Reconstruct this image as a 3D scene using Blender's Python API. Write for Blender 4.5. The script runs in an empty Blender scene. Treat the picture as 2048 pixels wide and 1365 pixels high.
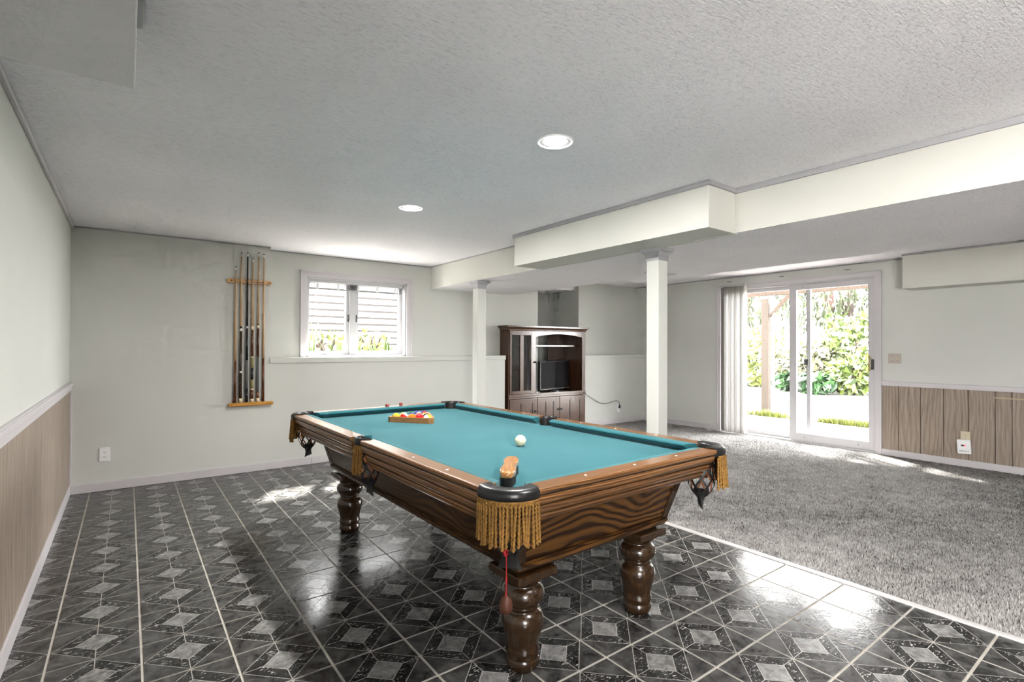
import bpy, bmesh, math, random
import numpy as np
from mathutils import Matrix, Vector
random.seed(7); rng = np.random.default_rng(7)
S = bpy.context.scene
COL = S.collection
PI = math.pi

# ---------------------------------------------------------------- camera
F_PX, YAW, PITCH, ROLL, CAM_H = 1032.47, 0.640289, 0.009669, 0.0038595, 1.27322
def camera():
    cy, sy = math.cos(YAW), math.sin(YAW)
    fwd = Vector((sy, cy, 0)); rt = Vector((cy, -sy, 0)); up = Vector((0, 0, 1))
    f2 = fwd*math.cos(PITCH) + up*math.sin(PITCH); u2 = up*math.cos(PITCH) - fwd*math.sin(PITCH)
    r3 = rt*math.cos(ROLL) + u2*math.sin(ROLL); u3 = u2*math.cos(ROLL) - rt*math.sin(ROLL)
    cd = bpy.data.cameras.new('camera'); cd.sensor_width = 36; cd.lens = F_PX/2048*36
    cd.clip_start = .05; cd.clip_end = 200
    co = bpy.data.objects.new('camera', cd); COL.objects.link(co)
    m = Matrix((r3, u3, -f2)).transposed().to_4x4(); m.translation = (0, 0, CAM_H)
    co.matrix_world = m; S.camera = co
camera()

# ---------------------------------------------------------------- sky, sun, exposure
SKY_STRENGTH = 11.5
SUN_STRENGTH = 17.0
EXPOSURE = 1.98
CAN_POWER = 11.0
w = bpy.data.worlds.new('sky'); S.world = w; w.use_nodes = True
bg = w.node_tree.nodes['Background']; bg.inputs[0].default_value = (1.0, 1.0, 1.0, 1); bg.inputs[1].default_value = SKY_STRENGTH
sd = bpy.data.lights.new('sun', 'SUN'); sd.energy = SUN_STRENGTH; sd.angle = math.radians(2.5); sd.color = (1, .97, .9)
so = bpy.data.objects.new('sun', sd); COL.objects.link(so)
sun_dir = Vector((.42, .75, 1.0)).normalized()          # towards the sun
so.rotation_euler = sun_dir.to_track_quat('Z', 'Y').to_euler(); so.location = (12, 16, 14)
def portal(name, loc, rot, sx, sy):
    l = bpy.data.lights.new(name, 'AREA'); l.shape = 'RECTANGLE'; l.size = sx; l.size_y = sy; l.cycles.is_portal = True
    o = bpy.data.objects.new(name, l); COL.objects.link(o); o.location = loc; o.rotation_euler = rot
portal('portal_door', (7.42, 3.4, 1.08), (0, PI/2, 0), 2.1, 2.1)
portal('portal_window', (2.17, 6.12, 1.6), (-PI/2, 0, 0), 1.2, .9)
portal('portal_left', (-.57, -2.35, 1.195), (0, -PI/2, 0), 1.69, 2.3)
S.view_settings.view_transform = 'Standard'; S.view_settings.look = 'None'
S.view_settings.gamma = 1; S.view_settings.use_curve_mapping = False; S.view_settings.exposure = EXPOSURE
S.cycles.use_denoising = True
S.cycles.max_bounces = 6; S.cycles.diffuse_bounces = 5; S.cycles.glossy_bounces = 3
S.cycles.use_adaptive_sampling = True; S.cycles.adaptive_threshold = .06; S.cycles.adaptive_min_samples = 10
S.cycles.transparent_max_bounces = 8; S.cycles.sample_clamp_indirect = 6
S.cycles.caustics_reflective = False; S.cycles.caustics_refractive = False

# ---------------------------------------------------------------- materials
def srgb(r, g, b):
    f = lambda c: (c/255/12.92) if c/255 <= .04045 else ((c/255+.055)/1.055)**2.4
    return (f(r), f(g), f(b), 1)
class NT:
    def __init__(s, name):
        s.m = bpy.data.materials.new(name); s.m.use_nodes = True; s.t = s.m.node_tree; s.n = s.t.nodes
        s.b = s.n['Principled BSDF']; s.out = s.n['Material Output']
    def new(s, k, **kw):
        n = s.n.new(k)
        for a, v in kw.items():
            if hasattr(n, a): setattr(n, a, v)
            else: n.inputs[a.replace('_', ' ')].default_value = v
        return n
    def link(s, a, b): s.t.links.new(a, b)
    def coords(s, scale=(1, 1, 1), rnd=False, rot=(0, 0, 0), src='Object'):
        tc = s.new('ShaderNodeTexCoord'); mp = s.new('ShaderNodeMapping'); mp.inputs['Scale'].default_value = scale
        mp.inputs['Rotation'].default_value = rot
        s.link(tc.outputs[src], mp.inputs[0])
        if rnd:
            oi = s.new('ShaderNodeObjectInfo'); mul = s.new('ShaderNodeMath', operation='MULTIPLY'); mul.inputs[1].default_value = 37.0
            s.link(oi.outputs['Random'], mul.inputs[0]); s.link(mul.outputs[0], mp.inputs['Location'])
        return mp.outputs[0]
    def noise(s, vec, scale, detail=3, rough=.5, dist=0):
        n = s.new('ShaderNodeTexNoise'); n.inputs['Scale'].default_value = scale; n.inputs['Detail'].default_value = detail
        n.inputs['Roughness'].default_value = rough; n.inputs['Distortion'].default_value = dist
        s.link(vec, n.inputs['Vector']); return n.outputs['Fac']
    def ramp(s, fac, stops):
        r = s.new('ShaderNodeValToRGB'); e = r.color_ramp.elements
        while len(e) < len(stops): e.new(.5)
        for i, (p, c) in enumerate(stops): e[i].position = p; e[i].color = c
        s.link(fac, r.inputs[0]); return r.outputs[0]
    def bump(s, h, strength, dist=.01):
        b = s.new('ShaderNodeBump'); b.inputs['Strength'].default_value = strength; b.inputs['Distance'].default_value = dist
        s.link(h, b.inputs['Height']); s.link(b.outputs[0], s.b.inputs['Normal'])
    def mix(s, fac, a, b, mode='MIX'):
        x = s.new('ShaderNodeMixRGB', blend_type=mode)
        for i, v in ((0, fac), (1, a), (2, b)):
            if hasattr(v, 'is_linked') or hasattr(v, 'links'): s.link(v, x.inputs[i])
            else: x.inputs[i].default_value = v
        return x.outputs[0]
def plain(name, c, rough=.5, metal=0, spec=.5, bump=None, vary=None):
    t = NT(name); t.b.inputs['Base Color'].default_value = c; t.b.inputs['Roughness'].default_value = rough
    t.b.inputs['Metallic'].default_value = metal; t.b.inputs['Specular IOR Level'].default_value = spec
    if vary:
        sc, amt = vary; v = t.coords()
        f = t.noise(v, sc, 3)
        d = tuple(x*(1-amt) for x in c[:3])+(1,); l = tuple(min(1, x*(1+amt)) for x in c[:3])+(1,)
        t.link(t.ramp(f, [(.3, d), (.7, l)]), t.b.inputs['Base Color'])
    if bump:
        sc, st = bump; t.bump(t.noise(t.coords(), sc, 3), st, .002)
    return t.m
def wood(name, dark, mid, light, axis=0, scale=1.0, rough=.35, contrast=1.0, spec=.5, rnd=True, coat=0, lines=95, amp=16, across=3.0, along=.6):
    """growth-ring grain: lines per metre across the given grain axis, bent into arches by a stretched noise"""
    t = NT(name); sc = [across*scale]*3; sc[axis] = along*scale
    v0 = t.coords((1, 1, 1), rnd)
    mp = t.new('ShaderNodeMapping'); mp.inputs['Scale'].default_value = sc; t.link(v0, mp.inputs[0])
    nz = t.noise(mp.outputs[0], 1.0, 2, .45)
    sp = t.new('ShaderNodeSeparateXYZ'); t.link(v0, sp.inputs[0]); o = [k for k in range(3) if k != axis]
    ad = t.new('ShaderNodeMath', operation='ADD'); t.link(sp.outputs[o[0]], ad.inputs[0]); t.link(sp.outputs[o[1]], ad.inputs[1])
    m1 = t.new('ShaderNodeMath', operation='MULTIPLY'); t.link(ad.outputs[0], m1.inputs[0]); m1.inputs[1].default_value = lines*scale*2*PI
    m2 = t.new('ShaderNodeMath', operation='MULTIPLY_ADD'); t.link(nz, m2.inputs[0]); m2.inputs[1].default_value = amp*2*PI; t.link(m1.outputs[0], m2.inputs[2])
    sn = t.new('ShaderNodeMath', operation='SINE'); t.link(m2.outputs[0], sn.inputs[0])
    s2 = [150*scale]*3; s2[axis] = 4*scale
    mp2 = t.new('ShaderNodeMapping'); mp2.inputs['Scale'].default_value = s2; t.link(v0, mp2.inputs[0])
    pores = t.noise(mp2.outputs[0], 1, 2)
    m3 = t.new('ShaderNodeMath', operation='MULTIPLY_ADD'); t.link(sn.outputs[0], m3.inputs[0]); m3.inputs[1].default_value = .5; m3.inputs[2].default_value = .5
    base = t.ramp(m3.outputs[0], [(.0, dark), (.14*contrast, dark), (.42, mid), (1, light)])
    pc = t.ramp(pores, [(.36, (.62, .57, .52, 1)), (.52, (1, 1, 1, 1))])
    t.link(t.mix(.75, base, pc, 'MULTIPLY'), t.b.inputs['Base Color'])
    t.b.inputs['Roughness'].default_value = rough; t.b.inputs['Specular IOR Level'].default_value = spec
    t.b.inputs['Coat Weight'].default_value = coat; t.b.inputs['Coat Roughness'].default_value = .15
    t.bump(pores, .06, .002)
    return t.m
def emit(name, c, s):
    t = NT(name); t.b.inputs['Emission Color'].default_value = c; t.b.inputs['Emission Strength'].default_value = s
    t.b.inputs['Base Color'].default_value = c; return t.m
def glass(name, tint=(1, 1, 1, 1), refl=1.0):
    t = NT(name); t.n.remove(t.b)
    tr = t.new('ShaderNodeBsdfTransparent'); tr.inputs[0].default_value = tint
    gl = t.new('ShaderNodeBsdfGlossy'); gl.inputs['Roughness'].default_value = .01
    lw = t.new('ShaderNodeLayerWeight'); lw.inputs['Blend'].default_value = .5
    pw = t.new('ShaderNodeMath', operation='POWER'); pw.inputs[1].default_value = 5
    ma = t.new('ShaderNodeMath', operation='MULTIPLY_ADD'); ma.inputs[1].default_value = .95*min(1, refl); ma.inputs[2].default_value = .04*refl
    mx = t.new('ShaderNodeMixShader')
    t.link(lw.outputs['Facing'], pw.inputs[0]); t.link(pw.outputs[0], ma.inputs[0]); t.link(ma.outputs[0], mx.inputs[0]); t.link(tr.outputs[0], mx.inputs[1]); t.link(gl.outputs[0], mx.inputs[2])
    t.link(mx.outputs[0], t.out.inputs[0]); return t.m
M = {}
def wallpaint(name, c, b=.12):
    t = NT(name); v = t.coords()
    f = t.noise(v, 1.3, 3); d = tuple(x*.95 for x in c[:3])+(1,)
    t.link(t.ramp(f, [(.3, d), (.7, c)]), t.b.inputs['Base Color']); t.b.inputs['Roughness'].default_value = .75
    t.b.inputs['Specular IOR Level'].default_value = .25
    t.bump(t.noise(v, 260, 2), b, .0015); return t.m
M['wall'] = wallpaint('wall_paint', (.570, .578, .543, 1))
M['wall_warm'] = wallpaint('beam_paint', (.575, .572, .53, 1))
M['trim'] = plain('trim_paint', (.53, .505, .52, 1), .45, bump=(40, .05))
M['trim_grey'] = plain('grey_ceiling_trim', (.34, .335, .35, 1), .6)
M['white'] = plain('white_vinyl', (.47, .47, .48, 1), .4)
M['blind_slat'] = plain('grey_white_slat', (.26, .26, .265, 1), .5)
M['doorframe'] = plain('door_vinyl', (.50, .49, .50, 1), .45)
def ceil_mat():
    t = NT('knockdown_ceiling'); v = t.coords()
    s1 = t.noise(t.coords((15, 52, 15), rot=(0, 0, .12)), 2.2, 4, .68, .4)
    s2 = t.noise(t.coords((60, 150, 60), rot=(0, 0, .12)), 1, 3, .6, .4)
    big = t.noise(v, .9, 2, .6)
    a = t.new('ShaderNodeMath', operation='MULTIPLY_ADD'); t.link(s2, a.inputs[0]); a.inputs[1].default_value = .55; t.link(s1, a.inputs[2])
    c = t.ramp(big, [(.3, (.86, .84, .87, 1)), (.7, (.93, .91, .94, 1))])
    relief_shade = t.ramp(s1, [(.34, (.86, .86, .87, 1)), (.48, (1, 1, 1, 1))])  # shade of the trowel relief put into the colour
    t.link(t.mix(1, c, relief_shade, 'MULTIPLY'), t.b.inputs['Base Color'])
    t.b.inputs['Roughness'].default_value = .9; t.b.inputs['Specular IOR Level'].default_value = .1
    t.bump(a.outputs[0], .75, .010); return t.m
M['ceiling'] = ceil_mat()
M['glass'] = glass('clear_glass')
# floor tile print
def tile_mat(name, c0, c1, fleck=None, sc=14, gloss=.16):
    t = NT(name); v = t.coords(rnd=True)
    f = t.noise(v, sc, 4, .65, .5)
    base = t.ramp(f, [(.33, c0), (.72, c1)])
    if fleck:
        fl = t.noise(t.coords((26, 70, 30), True, (0, 0, .7)), 1.0, 2, .5, 2.2)
        fk = t.ramp(fl, [(.62, (0, 0, 0, 1)), (.66, (1, 1, 1, 1))])
        base = t.mix(fk, base, fleck)
    t.link(base, t.b.inputs['Base Color'])
    t.b.inputs['Roughness'].default_value = gloss; t.b.inputs['Specular IOR Level'].default_value = .26
    b = t.noise(t.coords(rnd=True), 95, 2, .5, .3); t.bump(b, .11, .004); return t.m
M['tile_corner'] = tile_mat('tile_marbled_charcoal', (.018, .0175, .0175, 1), (.125, .122, .119, 1))
M['tile_ring'] = tile_mat('tile_flecked_black', (.012, .012, .012, 1), (.055, .054, .052, 1), (.42, .41, .40, 1))
M['tile_gem'] = tile_mat('tile_grey_stone', (.10, .098, .095, 1), (.32, .315, .31, 1), None, 30, .2)
M['tile_line'] = plain('tile_line', (.36, .342, .32, 1), .4)
M['grout'] = plain('grout', (.46, .435, .39, 1), .6, vary=(12, .15))
M['slab'] = plain('sub_floor', (.2, .19, .18, 1), .9)
M['metal_strip'] = plain('threshold_metal', (.55, .53, .52, 1), .35, 0, .5)
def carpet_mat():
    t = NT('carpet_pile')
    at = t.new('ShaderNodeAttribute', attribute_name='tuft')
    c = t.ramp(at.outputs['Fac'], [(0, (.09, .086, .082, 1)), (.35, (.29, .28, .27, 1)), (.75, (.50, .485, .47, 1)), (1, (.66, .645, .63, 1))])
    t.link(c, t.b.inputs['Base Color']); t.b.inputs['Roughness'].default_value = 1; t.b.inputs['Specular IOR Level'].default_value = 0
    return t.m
M['carpet'] = carpet_mat()
M['carpet_back'] = plain('carpet_backing', (.10, .098, .095, 1), 1, spec=0, vary=(60, .5))
M['plank'] = wood('whitewashed_panelling', (.262, .208, .162, 1), (.300, .243, .194, 1), (.322, .264, .213, 1), 2, 1, .5, .5, lines=24, amp=6, across=4.0, along=.9)
M['groove'] = plain('panel_groove', (.07, .05, .035, 1), .8)
M['bounce_ground'] = plain('pale_bounce_ground', (.78, .765, .74, 1), .9, vary=(30, .25))
# table
M['oak_x'] = wood('oak_along_x', (.10, .042, .014, 1), (.20, .092, .031, 1), (.27, .128, .046, 1), 0, 1.0, .28, coat=.35, lines=110, amp=7, across=3, along=.6)
M['oak_y'] = wood('oak_along_y', (.10, .042, .014, 1), (.20, .092, .031, 1), (.27, .128, .046, 1), 1, 1.0, .28, coat=.35, lines=110, amp=7, across=3, along=.6)
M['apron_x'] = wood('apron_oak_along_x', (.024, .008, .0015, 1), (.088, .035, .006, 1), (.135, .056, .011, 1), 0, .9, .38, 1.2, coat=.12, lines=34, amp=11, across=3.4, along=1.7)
M['apron_y_shaded'] = wood('apron_oak_along_y_shaded', (.022, .008, .002, 1), (.055, .023, .006, 1), (.078, .034, .009, 1), 1, .9, .38, 1.2, coat=.12, lines=34, amp=11, across=3.4, along=1.7)  # long sides darker than the ends: their shade is in the colour
M['leg'] = wood('leg_oak', (.027, .0125, .0048, 1), (.036, .017, .006, 1), (.043, .021, .0078, 1), 2, .9, .25, coat=.4, lines=30, amp=3)
M['leather'] = plain('black_leather', (.012, .012, .013, 1), .3, 0, .5, bump=(300, .1))
M['net'] = plain('black_net_leather', (.012, .012, .012, 1), .5)
M['net_tan'] = plain('tan_net_lining', (.30, .11, .045, 1), .6)
def felt():
    t = NT('billiard_cloth'); v = t.coords()
    n1 = t.noise(v, 700, 2); n2 = t.noise(v, 3, 3)
    c = t.ramp(n2, [(.3, (.021, .107, .128, 1)), (.7, (.027, .124, .146, 1))])
    ch = t.noise(v, 5.5, 5, .6, .6)
    chalk = t.ramp(ch, [(.66, (0, 0, 0, 1)), (.80, (.22, .22, .22, 1))])
    t.link(t.mix(chalk, c, (.20, .38, .43, 1)), t.b.inputs['Base Color'])
    t.b.inputs['Roughness'].default_value = .95; t.b.inputs['Specular IOR Level'].default_value = .15
    t.b.inputs['Sheen Weight'].default_value = .2; t.b.inputs['Sheen Roughness'].default_value = .4
    t.b.inputs['Sheen Tint'].default_value = (.7, .95, 1, 1)
    t.bump(n1, .1, .001); return t.m
M['felt'] = felt()
M['pearl'] = plain('pearl_sight', (.85, .83, .80, 1), .25)
M['fringe'] = plain('gold_fringe', (.235, .115, .020, 1), .85, vary=(60, .3))
# cabinet
M['cherry_x'] = wood('cherry_along_x', (.066, .028, .014, 1), (.080, .035, .018, 1), (.096, .044, .023, 1), 0, .8, .25, .8, coat=.5)
M['cherry_z'] = wood('cherry_along_z', (.066, .028, .014, 1), (.080, .035, .018, 1), (.096, .044, .023, 1), 2, .8, .25, .8, coat=.5)
M['black'] = plain('black_plastic', (.010, .010, .011, 1), .3)
M['screen'] = plain('tv_screen', (.018, .018, .020, 1), .12)
M['slot'] = plain('dark_slot', (.008, .005, .004, 1), .8)
M['iron'] = plain('dark_bronze', (.03, .028, .025, 1), .4, .8)
M['silver'] = plain('silver_plastic', (.6, .6, .6, 1), .3, .6)
M['glass_cab'] = glass('smoked_cabinet_glass', (.62, .62, .62, 1), 2.6)
M['ivory'] = plain('ivory_plastic', (.55, .49, .36, 1), .4)
M['beige_plate'] = plain('beige_plate', (.42, .37, .32, 1), .45)
M['white_plastic'] = plain('white_plastic', (.78, .78, .78, 1), .35)
M['vane'] = plain('blind_vane', (.30, .285, .265, 1), .6)
M['darkgrey'] = plain('dark_grey_metal', (.10, .10, .095, 1), .4, .5)
M['brass'] = plain('satin_brass', (.45, .36, .18, 1), .4, .6)
M['oak_yellow'] = wood('honey_oak', (.36, .15, .02, 1), (.55, .26, .04, 1), (.66, .34, .06, 1), 0, 1, .35)
M['can_trim'] = plain('can_trim', (.85, .85, .85, 1), .3)

# ---------------------------------------------------------------- mesh helpers
class MB:
    def __init__(s): s.v = []; s.f = []; s.mi = []; s.sm = []
    def add(s, verts, faces, mi=0, smooth=False):
        o = len(s.v); s.v += [tuple(p) for p in verts]
        for f in faces: s.f.append(tuple(i+o for i in f)); s.mi.append(mi); s.sm.append(smooth)
        return s
    def box(s, x0, x1, y0, y1, z0, z1, mi=0):
        if x0 > x1: x0, x1 = x1, x0
        if y0 > y1: y0, y1 = y1, y0
        if z0 > z1: z0, z1 = z1, z0
        return s.add([(x0, y0, z0), (x1, y0, z0), (x1, y1, z0), (x0, y1, z0), (x0, y0, z1), (x1, y0, z1), (x1, y1, z1), (x0, y1, z1)],
              [(0, 3, 2, 1), (4, 5, 6, 7), (0, 1, 5, 4), (1, 2, 6, 5), (2, 3, 7, 6), (3, 0, 4, 7)], mi)
    def hexa(s, b, t, mi=0):   # bottom 4 and top 4 points, counter-clockwise from above
        return s.add(list(b)+list(t), [(0, 3, 2, 1), (4, 5, 6, 7), (0, 1, 5, 4), (1, 2, 6, 5), (2, 3, 7, 6), (3, 0, 4, 7)], mi)
    def prism(s, poly, z0, z1, mi=0, smooth=False):
        n = len(poly); a = [(x, y, z0) for x, y in poly]; b = [(x, y, z1) for x, y in poly]
        s.add(a+b, [tuple(range(n-1, -1, -1)), tuple(range(n, 2*n))], mi)
        return s.add(a+b, [(i, (i+1) % n, n+(i+1) % n, n+i) for i in range(n)], mi, smooth)
    def tube(s, pts, r, n=8, mi=0, caps=True, rs=None):
        pts = [Vector(p) for p in pts]; k = len(pts); V = []
        ref = None
        for i, p in enumerate(pts):
            d = (pts[min(i+1, k-1)]-pts[max(i-1, 0)]).normalized()
            if ref is None: ref = Vector((0, 0, 1)) if abs(d.z) < .9 else Vector((1, 0, 0))
            a = d.cross(ref).normalized(); b = d.cross(a).normalized(); ref = b.cross(d) if b.cross(d).length > .01 else ref
            ref = (ref - d*ref.dot(d)).normalized() if (ref - d*ref.dot(d)).length > .01 else ref
            a = d.cross(ref).normalized(); b = a.cross(d).normalized()
            rr = rs[i] if rs else r
            V += [p + (a*math.cos(2*PI*j/n) + b*math.sin(2*PI*j/n))*rr for j in range(n)]
        F = [(i*n+j, i*n+(j+1) % n, (i+1)*n+(j+1) % n, (i+1)*n+j) for i in range(k-1) for j in range(n)]
        s.add(V, F, mi, True)
        if caps: s.add([V[j] for j in range(n)]+[V[(k-1)*n+j] for j in range(n)], [tuple(range(n-1, -1, -1)), tuple(range(n, 2*n))], mi)
        return s
    def lathe(s, prof, n=32, mi=0, c=(0, 0, 0), cap=True, mis=None):
        k = len(prof); V = [(c[0]+r*math.cos(2*PI*j/n), c[1]+r*math.sin(2*PI*j/n), c[2]+z) for r, z in prof for j in range(n)]
        for i in range(k-1):
            s.add([], [], 0)
        o = len(s.v); s.v += V
        for i in range(k-1):
            for j in range(n):
                s.f.append((o+i*n+j, o+i*n+(j+1) % n, o+(i+1)*n+(j+1) % n, o+(i+1)*n+j)); s.mi.append(mis[i] if mis else mi); s.sm.append(True)
        if cap:
            s.f.append(tuple(o+j for j in range(n-1, -1, -1))); s.mi.append(mis[0] if mis else mi); s.sm.append(False)
            s.f.append(tuple(o+(k-1)*n+j for j in range(n))); s.mi.append(mis[-1] if mis else mi); s.sm.append(False)
        return s
    def sphere(s, c, r, n=24, m=12, mi=0):
        o = len(s.v)
        s.v.append((c[0], c[1], c[2]-r))
        for i in range(1, m):
            a = -PI/2+PI*i/m
            s.v += [(c[0]+r*math.cos(a)*math.cos(2*PI*j/n), c[1]+r*math.cos(a)*math.sin(2*PI*j/n), c[2]+r*math.sin(a)) for j in range(n)]
        s.v.append((c[0], c[1], c[2]+r)); top = len(s.v)-1
        for j in range(n):
            s.f.append((o, o+1+(j+1) % n, o+1+j)); s.f.append((top, o+1+(m-2)*n+j, o+1+(m-2)*n+(j+1) % n)); s.mi += [mi]*2; s.sm += [True]*2
        for i in range(m-2):
            for j in range(n):
                s.f.append((o+1+i*n+j, o+1+i*n+(j+1) % n, o+1+(i+1)*n+(j+1) % n, o+1+(i+1)*n+j)); s.mi.append(mi); s.sm.append(True)
        return s
    def xf(s, m):
        s.v = [tuple(m @ Vector(p)) for p in s.v]; return s
    def mesh(s, name, mats, bevel=0, seg=2):
        me = bpy.data.meshes.new(name); me.from_pydata(s.v, [], s.f)
        for m in (mats if isinstance(mats, (list, tuple)) else [mats]): me.materials.append(M[m] if isinstance(m, str) else m)
        me.polygons.foreach_set('material_index', s.mi); me.polygons.foreach_set('use_smooth', s.sm); me.update()
        if bevel:
            bm = bmesh.new(); bm.from_mesh(me); bmesh.ops.remove_doubles(bm, verts=bm.verts, dist=1e-5)
            es = [e for e in bm.edges if len(e.link_faces) == 2 and e.calc_face_angle(0) > .6]
            bmesh.ops.bevel(bm, geom=es, offset=bevel, segments=seg, affect='EDGES', clamp_overlap=True, profile=.6)
            bm.to_mesh(me); bm.free()
        return me
    def build(s, name, mats, parent=None, loc=None, rot=None, bevel=0, seg=2):
        return link(name, s.mesh(name, mats, bevel, seg), parent, loc, rot)
def link(name, me, parent=None, loc=None, rot=None):
    o = bpy.data.objects.new(name, me); COL.objects.link(o)
    if parent is not None: o.parent = parent
    if loc is not None: o.location = loc
    if rot is not None: o.rotation_euler = rot
    return o
def tag(o, label=None, cat=None, group=None, kind=None):
    if label: o['label'] = label
    if cat: o['category'] = cat
    if group: o['group'] = group
    if kind: o['kind'] = kind
    return o
def thing(name, label, cat, loc=(0, 0, 0), rot=None, group=None):
    return tag(link(name, None, None, loc, rot), label, cat, group)
def box(name, x0, x1, y0, y1, z0, z1, mat, parent=None, bevel=0, seg=2, origin='c', rot=None):
    """a box with its origin at its own middle"""
    c = ((x0+x1)/2, (y0+y1)/2, (z0+z1)/2); h = (abs(x1-x0)/2, abs(y1-y0)/2, abs(z1-z0)/2)
    return MB().box(-h[0], h[0], -h[1], h[1], -h[2], h[2]).build(name, mat, parent, c, rot, bevel, seg)
def struct(o): o['kind'] = 'structure'; return o
def copy_tree(o, parent=None):
    c = o.copy(); COL.objects.link(c); c.parent = parent
    for ch in [x for x in o.children]: copy_tree(ch, c)
    return c

# ---------------------------------------------------------------- room shell
XL, YB, YU, XD, HC, HC2, ZD, YR = -.39, 5.73, 5.90, 7.2, 2.28, 2.31, 2.0, -3.6
TS = .3048; GX, GY = .0588, 2.384                     # tile size and grid origin
X_STRIP = 3.112
floor = struct(MB().box(XL-.2, X_STRIP, YR-.2, YB+.1, -.12, -.004).build('floor', 'grout'))
def tile_mesh(name, x_cut=None):
    """one 12 inch tile: slab, with the printed facets as thin raised pieces"""
    g = .0055; h = TS/2-g; mb = MB()
    mb.box(-h, h, -h, h, -.006, 0.0, 0)
    lw = .0017; zt = .0005
    def piece(poly, mi):
        # inset towards the centroid-offset lines
        n = len(poly); P = [Vector((p[0], p[1])) for p in poly]; out = []
        for i in range(n):
            a, b, c = P[i-1], P[i], P[(i+1) % n]
            d1 = (b-a).normalized(); d2 = (c-b).normalized(); n1 = Vector((-d1.y, d1.x)); n2 = Vector((-d2.y, d2.x))
            k = 1+n1.dot(n2); out.append(b+(n1+n2)*(lw/k))
        v = [(p.x, p.y, zt) for p in out]+[(p.x, p.y, -.0005) for p in out]
        mb.add(v, [tuple(range(n))]+[(i, n+i, n+(i+1) % n, (i+1) % n) for i in range(n)], mi)
    e = h+lw
    B, R, T, L = (0, -e), (e, 0), (0, e), (-e, 0)
    q = h*.5; b, r, t, l = (0, -q), (q, 0), (0, q), (-q, 0)
    piece([b, r, t, l], 3)
    for A, C, c_, a_ in ((B, R, r, b), (R, T, t, r), (T, L, l, t), (L, B, b, l)): piece([A, C, c_, a_], 2)
    piece([(-e, -e), B, L], 1); piece([B, (e, -e), R], 1); piece([R, (e, e), T], 1); piece([T, (-e, e), L], 1)
    me = mb.mesh(name, ['tile_line', 'tile_corner', 'tile_ring', 'tile_gem'])
    if x_cut is not None:
        bm = bmesh.new(); bm.from_mesh(me)
        bmesh.ops.bisect_plane(bm, geom=bm.verts[:]+bm.edges[:]+bm.faces[:], plane_co=(x_cut, 0, 0), plane_no=(1, 0, 0), clear_inner=True)
        bm.to_mesh(me); bm.free()
    return me
tile_me = tile_mesh('tile'); xc = GX-1.5*TS; tile_cut = tile_mesh('tile_cut', XL+.004-xc)
for i in range(-2, 10):
    for j in range(-10, 11):
        o = link('tile', tile_cut if i == -2 else tile_me, floor, (GX+(i+.5)*TS, GY+(j+.5)*TS, 0))
        if i > -2: o.rotation_euler = (0, 0, random.choice((0, PI)))
far_tiles = MB().box(XL, X_STRIP, YR, GY-10*TS-.006, -.004, 0).build('tile_field', 'tile_corner', floor); far_tiles['kind'] = 'stuff'
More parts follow.
